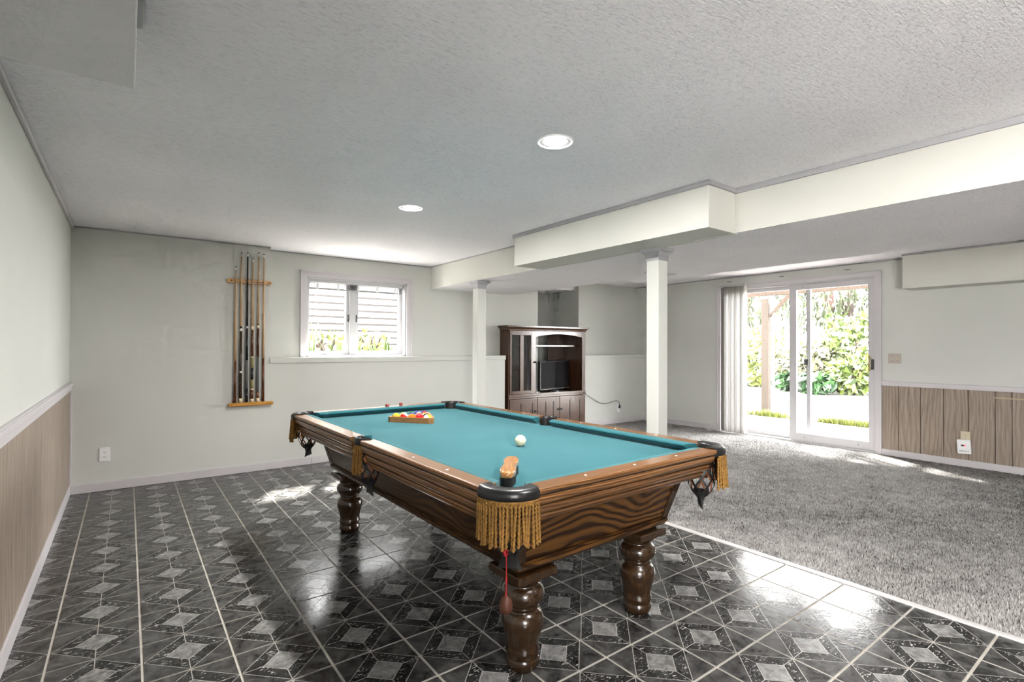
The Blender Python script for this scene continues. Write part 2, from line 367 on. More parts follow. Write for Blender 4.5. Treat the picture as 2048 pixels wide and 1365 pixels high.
# carpet
struct(MB().box(X_STRIP, XD+.2, YR-.2, 6.9, -.12, -.02).build('floor', 'slab'))
def carpet():
    x0, x1, y0, y1 = X_STRIP+.028, XD-.005, -.35, 5.80; st = .0094
    nx, ny = int((x1-x0)/st), int((y1-y0)/st)
    gx, gy = np.meshgrid(np.arange(nx), np.arange(ny)); n = nx*ny
    cx = x0+(gx.ravel()+.5+rng.uniform(-.45, .45, n))*st; cy = y0+(gy.ravel()+.5+rng.uniform(-.45, .45, n))*st
    # slow drifts of the pile's lie
    ph = np.sin(cx*2.1+cy*1.3)+np.sin(cx*.9-cy*2.7+1)+np.sin(cx*4.3+cy*3.1)
    def patch(cell, seed):
        r = np.random.default_rng(seed); gxn, gyn = int((x1-x0)/cell)+3, int((y1-y0)/cell)+3; G_ = r.normal(0, 1, (gxn, gyn))
        fx, fy = (cx-x0)/cell+1, (cy-y0)/cell+1; i, j = np.clip(fx.astype(int), 0, gxn-2), np.clip(fy.astype(int), 0, gyn-2); a, b = fx-i, fy-j
        return G_[i, j]*(1-a)*(1-b)+G_[i+1, j]*a*(1-b)+G_[i, j+1]*(1-a)*b+G_[i+1, j+1]*a*b
    clump = patch(.035, 1)+.7*patch(.12, 2)+.6*patch(.45, 3)
    h = .011+.004*rng.random(n)+.0012*ph+.0012*clump; ang = rng.uniform(0, 2*PI, n); r = .0060+.002*rng.random(n)
    lx = rng.normal(0, .005, n)+.0028*np.sin(cx*1.7+cy*.8); ly = rng.normal(0, .005, n)+.0028*np.cos(cy*1.9-cx*.6)
    V = np.empty((n, 4, 3), np.float32)
    for k in range(3):
        V[:, k, 0] = cx+r*np.cos(ang+k*2*PI/3); V[:, k, 1] = cy+r*np.sin(ang+k*2*PI/3); V[:, k, 2] = -.012
    V[:, 3, 0] = cx+lx; V[:, 3, 1] = cy+ly; V[:, 3, 2] = -.004+h
    idx = (np.arange(n)*4)[:, None, None]+np.array([[0, 1, 3], [1, 2, 3], [2, 0, 3]])[None]
    me = bpy.data.meshes.new('carpet'); me.vertices.add(n*4); me.vertices.foreach_set('co', V.ravel())
    me.loops.add(n*9); me.loops.foreach_set('vertex_index', idx.ravel().astype(np.int32))
    me.polygons.add(n*3); me.polygons.foreach_set('loop_start', np.arange(n*3, dtype=np.int32)*3)
    at = me.attributes.new('tuft', 'FLOAT', 'POINT')
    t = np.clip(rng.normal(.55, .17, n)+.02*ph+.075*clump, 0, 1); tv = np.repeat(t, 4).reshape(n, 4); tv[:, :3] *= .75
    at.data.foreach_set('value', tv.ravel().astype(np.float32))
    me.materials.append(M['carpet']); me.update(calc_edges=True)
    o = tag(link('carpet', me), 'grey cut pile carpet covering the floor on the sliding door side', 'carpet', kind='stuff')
    b = MB().box(X_STRIP+.02, XD-.001, YR, 5.80, -.02, -.006).build('carpet_backing', 'carpet_back', o)
carpet()
tag(MB().box(X_STRIP-.006, X_STRIP+.030, YR, YB, -.006, .007).build('threshold_strip', 'metal_strip', bevel=.003),
    'thin pale edging strip between black tile floor and grey carpet', 'threshold')

# ceilings
struct(MB().box(XL-.2, 3.2, YR-.2, 6.1, HC, HC+.12).build('ceiling', 'ceiling'))
struct(MB().box(3.2, XD+.2, YR-.2, 6.95, HC2, HC2+.12).build('ceiling', 'ceiling'))
def soffit_box(name, poly, z0, z1, side_mat='wall_warm', under='ceiling', plain_sides=()):
    mb = MB(); n = len(poly); a = [(x, y, z0) for x, y in poly]; b = [(x, y, z1) for x, y in poly]
    mb.add(a+b, [tuple(range(n-1, -1, -1))], 1); mb.add(a+b, [tuple(range(n, 2*n))], 0)
    mb.add(a+b, [(i, (i+1) % n, n+(i+1) % n, n+i) for i in range(n)], 0)
    return struct(mb.build(name, [side_mat, under]))
drop = soffit_box('ceiling', [(3.1, YR), (4.66, YR), (4.66, 3.84), (4.36, 3.84), (4.36, 5.9), (3.1, 5.9)], ZD, HC2+.01)
struct(MB().box(2.805, 3.1, 1.785, 3.735, ZD-.004, HC).build('ceiling_beam', 'wall_warm', bevel=.004))
struct(MB().box(3.1, 3.128, 1.785, 3.735, ZD-.006, ZD).build('ceiling_beam', 'wall_warm'))
struct(MB().box(XL, .012, YR, 1.99, 2.07, HC).build('ceiling_soffit', plain('shaded_soffit', (.66, .655, .66, 1), .9, bump=(120, .5)), bevel=.004))  # darker than the ceiling: underside shade put into the paint colour
struct(MB().box(6.9, XD, YR, 2.005, 1.927, HC2).build('ceiling_soffit', 'wall_warm', bevel=.004))
struct(MB().box(4.87, 5.80, 6.1, 6.7, 2.17, HC2).build('ceiling_soffit', 'ceiling'))
# walls
LY0, LY1, LZ0, LZ1 = -3.5, -1.2, .35, 2.04              # unseen window added in the left wall for fill light, behind the camera
wall_left = struct(MB().box(XL-.15, XL, LY1, YB+.3, -.02, HC+.05).box(XL-.15, XL, YR-.2, LY0, -.02, HC+.05).box(XL-.15, XL, LY0, LY1, -.02, LZ0).box(XL-.15, XL, LY0, LY1, LZ1, HC+.05).build('wall_left', 'wall'))
W2 = struct(link('added_fill_window', None)); d_ = .06; m_ = MB()
for a_, b_ in ((LY0, LY0+d_), (LY1-d_, LY1), ((LY0+LY1)/2-.03, (LY0+LY1)/2+.03)): m_.box(XL-.11, XL-.05, a_, b_, LZ0, LZ1)
m_.box(XL-.11, XL-.05, LY0, LY1, LZ0, LZ0+d_).box(XL-.11, XL-.05, LY0, LY1, LZ1-d_, LZ1).build('frame', 'white', W2)
MB().box(XL-.082, XL-.078, LY0+d_, LY1-d_, LZ0+d_, LZ1-d_).build('pane', 'glass', W2)
struct(MB().box(-16, XL-.15, -16, 5, -.3, -.1).build('ground', 'bounce_ground'))  # unseen ground kept pale to bounce light up through the added window
wb = MB()
wb.box(XL-.15, 1.17, YB, 6.05, -.02, HC+.05)
wb.box(1.17, 4.15, YB, YU, -.02, 1.085)
wx0, wx1, wz0, wz1 = 1.57, 2.765, 1.143, 2.03
wb.box(1.17, wx0, YU, 6.05, -.02, HC+.05); wb.box(wx1, 4.87, YU, 6.05, -.02, HC2+.02)
wb.box(wx0, wx1, YU, 6.05, -.02, wz0); wb.box(wx0, wx1, YU, 6.05, wz1, HC+.05)
wall_back = struct(wb.build('wall_back', 'wall'))
struct(MB().box(4.72, 4.87, 6.05, 6.7, -.02, HC2).box(4.72, 5.95, 6.7, 6.85, -.02, HC2).build('wall_alcove', 'wall'))
struct(MB().box(5.725, XD, 5.82, 6.0, -.02, 1.075).box(5.80, XD, 6.0, 6.85, -.02, HC2).build('wall_corner', 'wall'))
wr = MB(); dy0, dy1, dz1 = 2.362, 4.372, 2.135
wr.box(XD, XD+.15, YR-.2, dy0, -.02, HC2+.02); wr.box(XD, XD+.15, dy1, 6.9, -.02, HC2+.02); wr.box(XD, XD+.15, dy0, dy1, dz1, HC2+.02)
wall_right = struct(wr.build('wall_right', 'wall'))
struct(MB().box(XL-.2, XD+.2, YR-.15, YR, -.02, HC2+.05).build('wall_rear', plain('bounce_cutting_rear_wall', (.15, .11, .08, 1), .6)))  # unseen rear wall made dark to cut the light it bounces back
# ledges
struct(MB().box(1.172, 4.158, YB-.012, YU, 1.085, 1.143).build('trim_1', 'wall', bevel=.004))
struct(MB().box(5.715, XD, 5.808, 6.0, 1.072, 1.13).build('trim_2', 'wall', bevel=.004))
# baseboards, chair rails, ceiling strips
def strip_y(name, x, y0, y1, z0, z1, d, mat='trim', b=.004): return struct(MB().box(x, x+d, y0, y1, z0, z1).build(name, mat, bevel=b))
def strip_x(name, y, x0, x1, z0, z1, d, mat='trim', b=.004): return struct(MB().box(x0, x1, y, y+d, z0, z1).build(name, mat, bevel=b))
strip_y('baseboard_left', XL, YR, YB, .001, .088, .016)
strip_x('baseboard_back', YB, XL+.016, 1.592, .001, .078, -.014)
strip_x('baseboard_back', YB, 1.5945, 4.15, .001, .080, -.012)
strip_x('baseboard_corner', 5.82, 5.725, XD, -.002, .085, -.014)
strip_y('baseboard_right', XD, YR, 2.30, -.002, .075, -.016)
strip_y('baseboard_right', XD, 4.43, 5.806, -.002, .085, -.014)
for z0, z1, d in ((.885, .955, .018), (.925, .952, .028)): strip_y('trim_3', XL, LY1+.1, YB, z0, z1, d)
for z0, z1, d in ((.823, .877, -.016), (.845, .872, -.024)): strip_y('trim_4', XD, YR, 2.298, z0, z1, d)
strip_y('trim_5', XL, YR, 4.12, HC-.028, HC, .018); strip_y('trim_5', XL, 4.125, YB, HC-.028, HC, .018)
strip_x('trim_6', YB, XL+.018, 1.172, HC-.012, HC, -.010, 'trim_grey'); strip_x('trim_6', YU, 1.172, 3.1, HC-.010, HC, -.008, 'trim_grey')
strip_y('trim_7', 3.1, 3.75, YU, HC-.012, HC, -.010, 'trim_grey'); strip_y('trim_7', 3.1, YR, 1.785, HC-.034, HC, -.016, 'trim_grey')
strip_y('trim_7', 2.805, 1.770, 3.745, HC-.030, HC, -.016, 'trim_grey'); strip_x('trim_7', 1.785, 2.805, 3.084, HC-.030, HC, -.015, 'trim_grey')
strip_y('shadow_line', XD, 2.005, 6.0, HC2-.014, HC2, -.012, 'trim_grey')  # dark strip standing in for the shadow line above the door wall
strip_y('trim_9', 6.9, YR, 2.01, HC2-.02, HC2, -.012, 'trim_grey')
strip_y('trim_10', .012, YR, 1.98, HC-.022, HC, .020, 'white')
# corner bead of the left corner
strip_y('trim_11', XL, YB-.02, YB, .088, .885, .02)
# panelling boards
def planks(parent, x, d, ys, z0, z1):
    struct_bg = MB().box(min(x, x+d*.3), max(x, x+d*.3), ys[-1], ys[0], z0, z1).build('panel_backing', 'groove', parent)
    for a, b in zip(ys[:-1], ys[1:]):
        hw = (a-b)/2-.0030; hz = (z1-z0)/2
        MB().box(-abs(d)/2, abs(d)/2, -hw, hw, -hz, hz).build('plank', 'plank', parent, (x+d*.5, (a+b)/2, (z0+z1)/2), None, .0015, 1)
planks(wall_right, XD, -.010, [2.298, 2.132, 1.924, 1.719, 1.511, 1.297, 1.171, .97, .77, .56, .35, .15, -.05], .07, .83)
MB().box(-.0016, .0016, -.16, .16, -.007, .007).build('scuff_strip', plain('pale_scuff', (.42, .33, .21, 1), .6), wall_right, (XD-.0115, 1.14, .757))
ys = [YB-.02]
for wd in (.10, .20, .13, .23, .16, .10, .21, .15, .24, .12, .18, .22, .10, .20, .15, .23, .12, .2, .2): ys.append(ys[-1]-wd)
planks(wall_left, XL, .008, ys, .08, .89)

# ---------------------------------------------------------------- support posts
def post(x, y, label):
    t = thing('support_post', label, 'post', (x, y, -.004), group='support posts under the dropped ceiling')
    MB().box(-.054, .054, -.054, .054, .002, ZD-.06).build('shaft', 'wall', t, bevel=.006)
    mb = MB(); prof = [(.058, ZD-.088), (.060, ZD-.05), (.066, ZD-.036), (.080, ZD-.024), (.086, ZD-.012), (.088, ZD+.002)]
    V = []; F = []
    for r, z in prof: V += [(-r, -r, z), (r, -r, z), (r, r, z), (-r, r, z)]
    for i in range(len(prof)-1):
        for j in range(4): F.append((i*4+j, i*4+(j+1) % 4, (i+1)*4+(j+1) % 4, (i+1)*4+j))
    F += [(3, 2, 1, 0), tuple((len(prof)-1)*4+j for j in range(4))]
    mb.add(V, F).build('capital', 'trim_grey', t)
post(3.165, 2.44, 'square white post nearest the sliding door, rising behind the pool table')
post(3.165, 4.865, 'square white post beside the dark wood cabinet, left of the two posts')

# ---------------------------------------------------------------- window
def window():
    W = struct(link('window_1', None, None, (0, 0, 0)))
    x0, x1, z0, z1 = 1.507, 2.835, 1.145, 2.10; tw = .066
    fr = MB(); y0, y1 = YU-.020, YU
    fr.box(x0, x0+tw, y0, y1, z0, z1); fr.box(x1-tw-.006, x1, y0, y1, z0, z1); fr.box(x0+tw, x1-tw-.006, y0, y1, z1-tw, z1)
    fr.box(x0, x0+.016, y0-.008, y0, z0, z1); fr.box(x1-.016, x1, y0-.008, y0, z0, z1); fr.box(x0, x1, y0-.008, y0, z1-.016, z1)
    fr.build('casing', 'trim', W, bevel=.003)
    jx0, jx1, jz0, jz1 = 1.573, 2.763, 1.145, 2.034
    jb = MB(); jb.box(jx0, jx0+.02, YU-.002, 6.06, jz0, jz1); jb.box(jx1-.02, jx1, YU-.002, 6.06, jz0, jz1); jb.box(jx0, jx1, YU-.002, 6.06, jz1-.02, jz1); jb.box(jx0, jx1, YU-.002, 6.06, jz0, jz0+.018)
    jb.build('jamb', 'white', W, bevel=.002)
    box('mullion', 2.078, 2.150, 5.965, 6.06, jz0+.018, jz1-.02, 'white', W, .003)
    for a, b in ((jx0+.02, 2.078), (2.150, jx1-.02)):
        s = MB(); y0, y1 = 5.985, 6.04; d = .036
        s.box(a, a+d, y0, y1, jz0+.018, jz1-.02); s.box(b-d, b, y0, y1, jz0+.018, jz1-.02); s.box(a+d, b-d, y0, y1, jz0+.018, jz0+.062); s.box(a+d, b-d, y0, y1, jz1-.056, jz1-.02)
        so_ = s.build('sash', 'white', W, bevel=.003)
        MB().box(a+d, b-d, 6.012, 6.016, jz0+.062, jz1-.056).build('pane', 'glass', so_)
        cx = a+.25
        c = MB(); c.tube([(cx-.05, 5.97, jz0+.034), (cx-.03, 5.955, jz0+.046), (cx+.02, 5.955, jz0+.046), (cx+.07, 5.962, jz0+.038)], .007, 8)
        c.sphere((cx-.05, 5.965, jz0+.036), .012, 10, 6).box(cx-.03, cx+.03, 5.96, 5.99, jz0+.018, jz0+.04)
        c.build('crank_handle', 'white', so_)
        lx = b-.012 if a < 2 else a+.012
        MB().box(lx-.008, lx+.008, 5.972, 5.987, 1.55, 1.63).tube([(lx, 5.972, 1.60), (lx, 5.955, 1.575)], .005, 6).build('latch', 'darkgrey', so_)
    return W
window()
def mini_blind():
    t = thing('mini_blind', 'white slatted mini blind pulled up at the top of the window', 'blind', (1.60, 5.945, 2.014))
    L = 1.13
    box('head_rail', 0, L, -.018, .018, -.034, 0, 'white', t, .003)
    for k in range(9): box('slat', .01, L-.01, -.013, .013, -.042-.006*k-.0012, -.042-.006*k, 'blind_slat', t)
    box('bottom_rail', .01, L-.01, -.013, .013, -.112, -.098, 'blind_slat', t, .003)
    for x in (.10, .33, .57, .80, 1.03): box('ladder_clip', x-.012, x+.012, -.020, -.014, -.105, -.04, 'white_plastic', t, .002)
    MB().tube([(.072, -.022, -.03), (.074, -.024, -.30), (.082, -.022, -.80)], .0035, 6).build('tilt_wand', 'silver', t)
    MB().tube([(1.06, -.022, -.03), (1.062, -.022, -.35), (1.068, -.020, -.62)], .002, 5).tube([(1.075, -.022, -.03), (1.078, -.022, -.35), (1.07, -.02, -.62)], .002, 5).build('lift_cord', 'white', t)
mini_blind()

# ---------------------------------------------------------------- sliding door
def sliding_door():
    D = struct(link('door_1', None, None, (0, 0, 0)))
    y0, y1, z1 = 2.297, 4.433, 2.195; tw = .064
    c = MB(); x0, x1 = XD-.018, XD
    c.box(x0, x1, y0, y0+tw, 0, z1); c.box(x0, x1, y1-tw, y1, 0, z1); c.box(x0, x1, y0+tw, y1-tw, z1-tw, z1)
    c.box(x0-.007, x0, y0, y0+.018, 0, z1); c.box(x0-.007, x0, y1-.018, y1, 0, z1); c.box(x0-.007, x0, y0, y1, z1-.018, z1)
    c.build('casing', 'trim', D, bevel=.003)
    f = MB(); a, b = 2.362, 4.372; zt = 2.134
    f.box(XD-.002, XD+.15, a, a+.022, 0, zt); f.box(XD-.002, XD+.15, b-.022, b, 0, zt); f.box(XD-.002, XD+.15, a, b, zt-.022, zt); f.box(XD-.012, XD+.15, a, b, -.01, .026)
    f.build('frame', 'doorframe', D, bevel=.003)
    def panel(name, ya, yb, xa, xb, za, zb, wa, wb, wt, wbm):
        m = MB(); m.box(xa, xb, ya, ya+wa, za, zb); m.box(xa, xb, yb-wb, yb, za, zb); m.box(xa, xb, ya+wa, yb-wb, zb-wt, zb); m.box(xa, xb, ya+wa, yb-wb, za, za+wbm)
        p = m.build(name, 'doorframe', D, bevel=.003)
        xm = (xa+xb)/2
        MB().box(xm-.003, xm+.003, ya+wa, yb-wb, za+wbm, zb-wt).build('pane', 'glass', p); return p
    p1 = panel('sliding_panel', 2.372, 3.372, XD+.012, XD+.055, .027, 2.112, .066, .088, .072, .100)
    p2 = panel('fixed_panel', 3.13, 4.352, XD+.075, XD+.118, .030, 2.110, .048, .05, .05, .060)
    h = MB().box(XD-.022, XD-.010, 2.415, 2.432, .985, 1.175).box(XD-.010, XD+.014, 2.412, 2.434, 1.0, 1.03).box(XD-.010, XD+.014, 2.412, 2.434, 1.13, 1.16)
    h.build('pull_handle', 'brass', p1, bevel=.003)
    MB().box(XD-.004, XD+.014, 2.376, 2.408, 1.005, 1.13).build('latch_plate', 'darkgrey', p1, bevel=.002)
    MB().box(XD+.056, XD+.078, 3.150, 3.205, 1.03, 1.115).build('lock_box', 'darkgrey', p2, bevel=.003)
    MB().tube([(XD+.062, 3.20, 1.0), (XD+.058, 3.235, .985)], .008, 8).build('lock_lever', 'black', p2)
    for y, z in ((3.20, 2.075), (2.55, 2.075), (3.18, .078), (2.55, .078)):
        MB().tube([(XD+.013, y, z), (XD+.009, y, z)], .007, 8).build('screw_plug', 'darkgrey', p1)
sliding_door()
def vertical_blind():
    t = thing('vertical_blind', 'beige vertical blind vanes gathered at the left of the sliding door', 'blind', (XD-.075, 3.94, 0))
    box('head_rail', -.02, .02, .0, .40, 2.165, 2.19, 'white', t, .003)
    me = MB().box(-.042, .042, -.0008, .0008, 0, 2.13).mesh('vane', 'vane')
    ys = [0.004+.031*i for i in range(11)]
    for i, y in enumerate(ys): link('vane', me, t, (0, y, .028), (0, 0, .10*math.sin(i*2.3)))
    link('vane', me, t, (.018, .355, .028), (0, 0, 1.15)); link('vane', me, t, (.03, .375, .028), (0, 0, 1.25))
    MB().tube([(.05, .412, 2.16), (.052, .415, 1.2), (.05, .412, .30)], .004, 6).build('pull_chain', 'white', t)
    MB().tube([(.048, .412, .42), (.048, .412, .30)], .009, 8).build('chain_weight', 'brass', t)
vertical_blind()
def blind_brackets():
    for i, (y, lab) in enumerate(((4.24, 'small blind bracket on the wall above the gathered vanes'), (3.47, 'small blind bracket above the middle of the sliding door'), (2.66, 'small blind bracket above the right end of the sliding door'))):
        tag(MB().box(-.006, 0, -.03, .03, -.004, .004).box(-.03, 0, -.012, .012, -.004, -.001).build('blind_bracket', 'darkgrey', None, (XD, y, 2.243)), lab, 'bracket', 'blind brackets above the door')
blind_brackets()

# ---------------------------------------------------------------- wall plates
def outlet_face(parent, mat, n=2):
    for k in range(n):
        z = (.5-k)*.039 if n == 2 else 0
        r = MB().prism([(.0165*math.cos(a)*1.0, max(-.0125, min(.0125, .0165*math.sin(a)))) for a in np.linspace(0, 2*PI, 20, endpoint=False)], 0, .0025).build('receptacle', mat, parent, (0, z, .005))
        s = MB(); s.box(-.0075, -.0055, -.003, .006, .0024, .0029); s.box(.0055, .0075, -.002, .005, .0024, .0029); s.prism([(.0028*math.cos(a), -.0075+.0028*math.sin(a)) for a in np.linspace(0, 2*PI, 10, endpoint=False)], .0024, .0029)
        s.build('slots', 'slot', r)
def plate(name, label, cat, loc, rot, w, h, mat, sockets=2):
    t = thing(name, label, cat, loc, rot)
    MB().box(-w/2, w/2, -h/2, h/2, 0, .006).build('cover_plate', mat, t, bevel=.002)
    if sockets: outlet_face(t, mat, sockets)
    return t
FACE_Y = (PI/2, 0, 0)            # local z towards -y
FACE_X = (PI/2, 0, -PI/2)        # local z towards -x
plate('wall_outlet', 'white power outlet low on the wall left of the cue rack', 'outlet', (-.150, YB, .316), FACE_Y, .074, .120, 'white_plastic')
plate('wall_outlet', 'white outlet on the low wall with a black cord plugged in', 'outlet', (6.535, 5.82, .245), FACE_Y, .074, .120, 'white_plastic')
plate('wall_outlet', 'ivory outlet in the wood panelling above the plug-in alarm', 'outlet', (XD-.010, 1.535, .318), FACE_X, .078, .12, 'ivory')
t = plate('switch_plate', 'beige double switch plate on the wall right of the sliding door', 'switch', (XD, 2.168, 1.145), FACE_X, .128, .118, 'beige_plate', 0)
for x in (-.024, .024):
    MB().box(x-.006, x+.006, -.013, .013, .005, .008).box(x-.004, x+.004, -.001, .008, .007, .018).build('toggle', 'ivory', t, bevel=.001)
    for z in (-.03, .03): MB().tube([(x, z, .005), (x, z, .0075)], .0035, 8).build('screw', 'iron', t)
def alarm():
    t = thing('plug_in_alarm', 'white plug-in alarm with a small red display, tilted on its outlet', 'alarm', (XD-.016, 1.538, .218), (PI/2, -.06, -PI/2))
    MB().box(-.056, .056, -.075, .075, .0, .042).build('case', 'white_plastic', t, bevel=.006)
    MB().box(-.022, .004, .008, .022, .0415, .0428).build('display', 'black', t)
    MB().box(.004, .018, .008, .022, .0415, .0429).build('lit_digit', emit('red_led', (1, .05, .05, 1), 1.2), t)
    for x in (-.034, -.020, -.008, .006, .020, .034): MB().box(x-.004, x+.004, -.048, -.040, .0415, .0426).build('vent_slot', 'darkgrey', t)
alarm()
def vent():
    t = thing('ceiling_vent', 'white ceiling vent behind the post nearest the sliding door', 'vent', (4.22, 3.21, ZD), (0, 0, 0))
    box('frame', -.16, .16, -.075, .075, -.008, .002, 'white', t, .003)
    for k in range(7): box('louver', -.14, .14, -.058+.018*k, -.048+.018*k, -.014, -.008, 'white', t)
vent()

# ---------------------------------------------------------------- recessed ceiling lights
def can_light(x, y, label, group=None, z=HC):
    t = thing('recessed_light', label, 'ceiling light', (x, y, z), group=group)
    MB().lathe([(.092, -.001), (.092, -.005), (.086, -.008), (.079, -.006), (.076, -.001), (.076, .0005)], 40, cap=False).build('trim_ring', 'can_trim', t)
    MB().lathe([(.0, -.012), (.030, -.014), (.044, -.011), (.050, -.004), (.050, .0)], 32, cap=False).build('lamp_lens', emit('lamp_lens', (1, .97, .93, 1), 30), t)
    MB().lathe([(.050, -.002), (.077, -.002)], 32, cap=False).build('baffle', plain('can_baffle', (.16, .16, .16, 1), .6), t)
    l = bpy.data.lights.new('lamp', 'AREA'); l.shape = 'DISK'; l.size = .09; l.energy = CAN_POWER; l.color = (1, .965, .92)
    lo = bpy.data.objects.new('lamp', l); COL.objects.link(lo); lo.parent = t; lo.location = (0, 0, -.018)
G = 'recessed ceiling lights'
can_light(1.677, 1.902, 'lit recessed ceiling light, the larger one nearest the camera', G)
can_light(1.648, 3.45, 'lit recessed ceiling light nearer the window, the smaller-looking one', G)
can_light(1.677, .36, 'unseen recessed ceiling light added just above the top edge of the view', G)  # extra lamp out of view, added to brighten the room

# ---------------------------------------------------------------- pool table
TH = math.radians(1.1); TC = (1.61, 2.582)
HX, HY, ZR, ZB = .683, 1.255, .800, .757           # rail half sizes, rail top, bed
NX, NY = .559, 1.118                               # cushion nose
PCX, PCY, PSX = .570, 1.140, .612                  # pocket centres
def tw(x, y, z=0):                                  # table to world
    return (TC[0]+x*math.cos(TH)-y*math.sin(TH), TC[1]+x*math.sin(TH)+y*math.cos(TH), z)
table = thing('pool_table', 'oak pool table with teal cloth, fringed pockets and turned legs', 'pool table', (TC[0], TC[1], 0), (0, 0, TH))
def arc(cx, cy, r, a0, a1, n):
    return [(cx+r*math.cos(a0+(a1-a0)*i/n), cy+r*math.sin(a0+(a1-a0)*i/n)) for i in range(n+1)]
def bed():
    bx, by = .600, 1.165; r = .056; P = []
    # counter-clockwise from the lower right, notched at the six pockets
    def corner(sx, sy):
        cx, cy = sx*PCX, sy*PCY
        dx = math.sqrt(max(0, r*r-(by-PCY)**2)); dy = math.sqrt(max(0, r*r-(bx-PCX)**2))
        pa = (cx-sx*dx, sy*by); pb = (sx*bx, cy-sy*dy)
        aa = math.atan2(pa[1]-cy, pa[0]-cx); ab = math.atan2(pb[1]-cy, pb[0]-cx)
        mid = math.atan2(-sy, -sx)
        def unwrap(a): 
            while a-mid > PI: a -= 2*PI
            while a-mid < -PI: a += 2*PI
            return a
        aa, ab = unwrap(aa), unwrap(ab)
        return arc(cx, cy, r, aa, ab, 10)
    def side(sx):
        rr = .05; dy = math.sqrt(rr*rr-(bx-PSX)**2); ph = math.atan2(dy, abs(bx-PSX))
        pts = arc(PSX, 0, rr, PI-ph, PI+ph, 10)          # for the right side, from +y to -y
        return pts if sx > 0 else [(-x, -y) for x, y in pts]
    P += corner(1, -1)                                   # bottom edge -> right edge
    s = side(1); P += s[::-1]
    P += corner(1, 1)[::-1]
    P += corner(-1, 1)
    s = side(-1); P += s[::-1]
    P += corner(-1, -1)[::-1]
    MB().prism(P, ZB-.028, ZB).build('playing_bed', 'felt', table)
bed()
def rail(side, sgn, a, b, ca, cb, mat):
    """side 'x': long rail (runs along y at x=sgn*HX); side 'y': end rail. a..b wood ends; ca, cb nose ends"""
    k = 1.0 if side == 'x' else 1.42
    wood_p = [(-.076, ZR-.030, 0), (-.076, ZR-.001, 0), (-.010, ZR, 0), (-.003, ZR-.0012, 0), (0, ZR-.005, 0), (.0005, ZR-.012, 0), (-.003, ZR-.019, 0), (-.009, ZR-.0225, 0),
              (-.0115, ZR-.0225, 1), (-.0115, ZR-.027, 1), (-.010*k, ZR-.027, 0),
              (-.008*k, ZR-.031, 0), (-.007*k, ZR-.040, 0), (-.011*k, ZR-.054, 0), (-.019*k, ZR-.063, 0), (-.033*k, ZR-.066, 1), (-.034*k, ZR-.0705, 0),
              (-.027*k, ZR-.0725, 0), (-.027*k, ZR-.081, 0), (-.031*k, ZR-.095, 0), (-.039*k, ZR-.104, 0), (-.053*k, ZR-.107, 1), (-.054*k, ZR-.1115, 0),
              (-.048*k, ZR-.1135, 0), (-.049*k, ZR-.122, 0), (-.055*k, ZR-.136, 0), (-.066*k, ZR-.147, 0), (-.076*k, ZR-.153, 0), (-.115, ZR-.153, 0)]
    H = HX if side == 'x' else HY
    def P(d, z, t):
        u = sgn*(H+d); return (u, t, z) if side == 'x' else (t, u, z)
    def sweep(prof, e0, e1, mats):
        mb = MB(); n = len(prof)
        V = [P(d, z, e0(d)) for d, z, *_ in prof]+[P(d, z, e1(d)) for d, z, *_ in prof]
        flip = (side == 'x') == (sgn > 0)
        fs = []
        for i in range(n):
            j = (i+1) % n; f = (i, j, n+j, n+i); mb.add([], [])
            mb.f.append(f if not flip else f[::-1]); mb.mi.append(prof[i][2] if len(prof[i]) > 2 else 0); mb.sm.append(False)
        mb.v = V
        ends = [tuple(range(n-1, -1, -1)), tuple(range(n, 2*n))]
        for f in ends: mb.f.append(f if not flip else f[::-1]); mb.mi.append(0); mb.sm.append(False)
        return mb
    r = sweep(wood_p, lambda d: a, lambda d: b, None).build('rail', [mat, 'slot'], table)
    cush = [(-.076, ZR-.0015), (-.085, ZR-.0005), (-.108, ZR-.003), (-.1215, ZR-.0075), (-.124, ZR-.013), (-.1205, ZR-.018), (-.104, ZR-.033), (-.092, ZR-.0425), (-.076, ZR-.043)]
    def ce(w0, n0):                                      # cushion end slants from the wood to the nose
        return lambda d: w0+(n0-w0)*min(1, max(0, (-d-.076)/.048))
    sweep(cush, ce(a, ca), ce(b, cb), None).build('cushion', 'felt', r)
    return r
def sights(r, side, sgn, ts):
    H = (HX if side == 'x' else HY)-.040
    for t_ in ts:
        x, y = (sgn*H, t_) if side == 'x' else (t_, sgn*H)
        MB().lathe([(.0055, 0), (.0055, .0012)], 14).build('sight', 'pearl', r, (x, y, ZR-.0008))
CE, SE = 1.108, .066
for sx in (-1, 1):
    for sy in (-1, 1):
        a, b, ca, cb = (SE, CE, SE+.014, CE-.045)
        if sy < 0: a, b, ca, cb = -b, -a, -cb, -ca
        r = rail('x', sx, a, b, ca, cb, 'oak_y'); sights(r, 'x', sx, [sy*NY/4*k for k in (1, 2, 3)])
EE = .535
for sy in (-1, 1):
    r = rail('y', sy, -EE, EE, -EE+.035, EE-.035, 'oak_x'); sights(r, 'y', sy, (-NX/2, 0, NX/2))
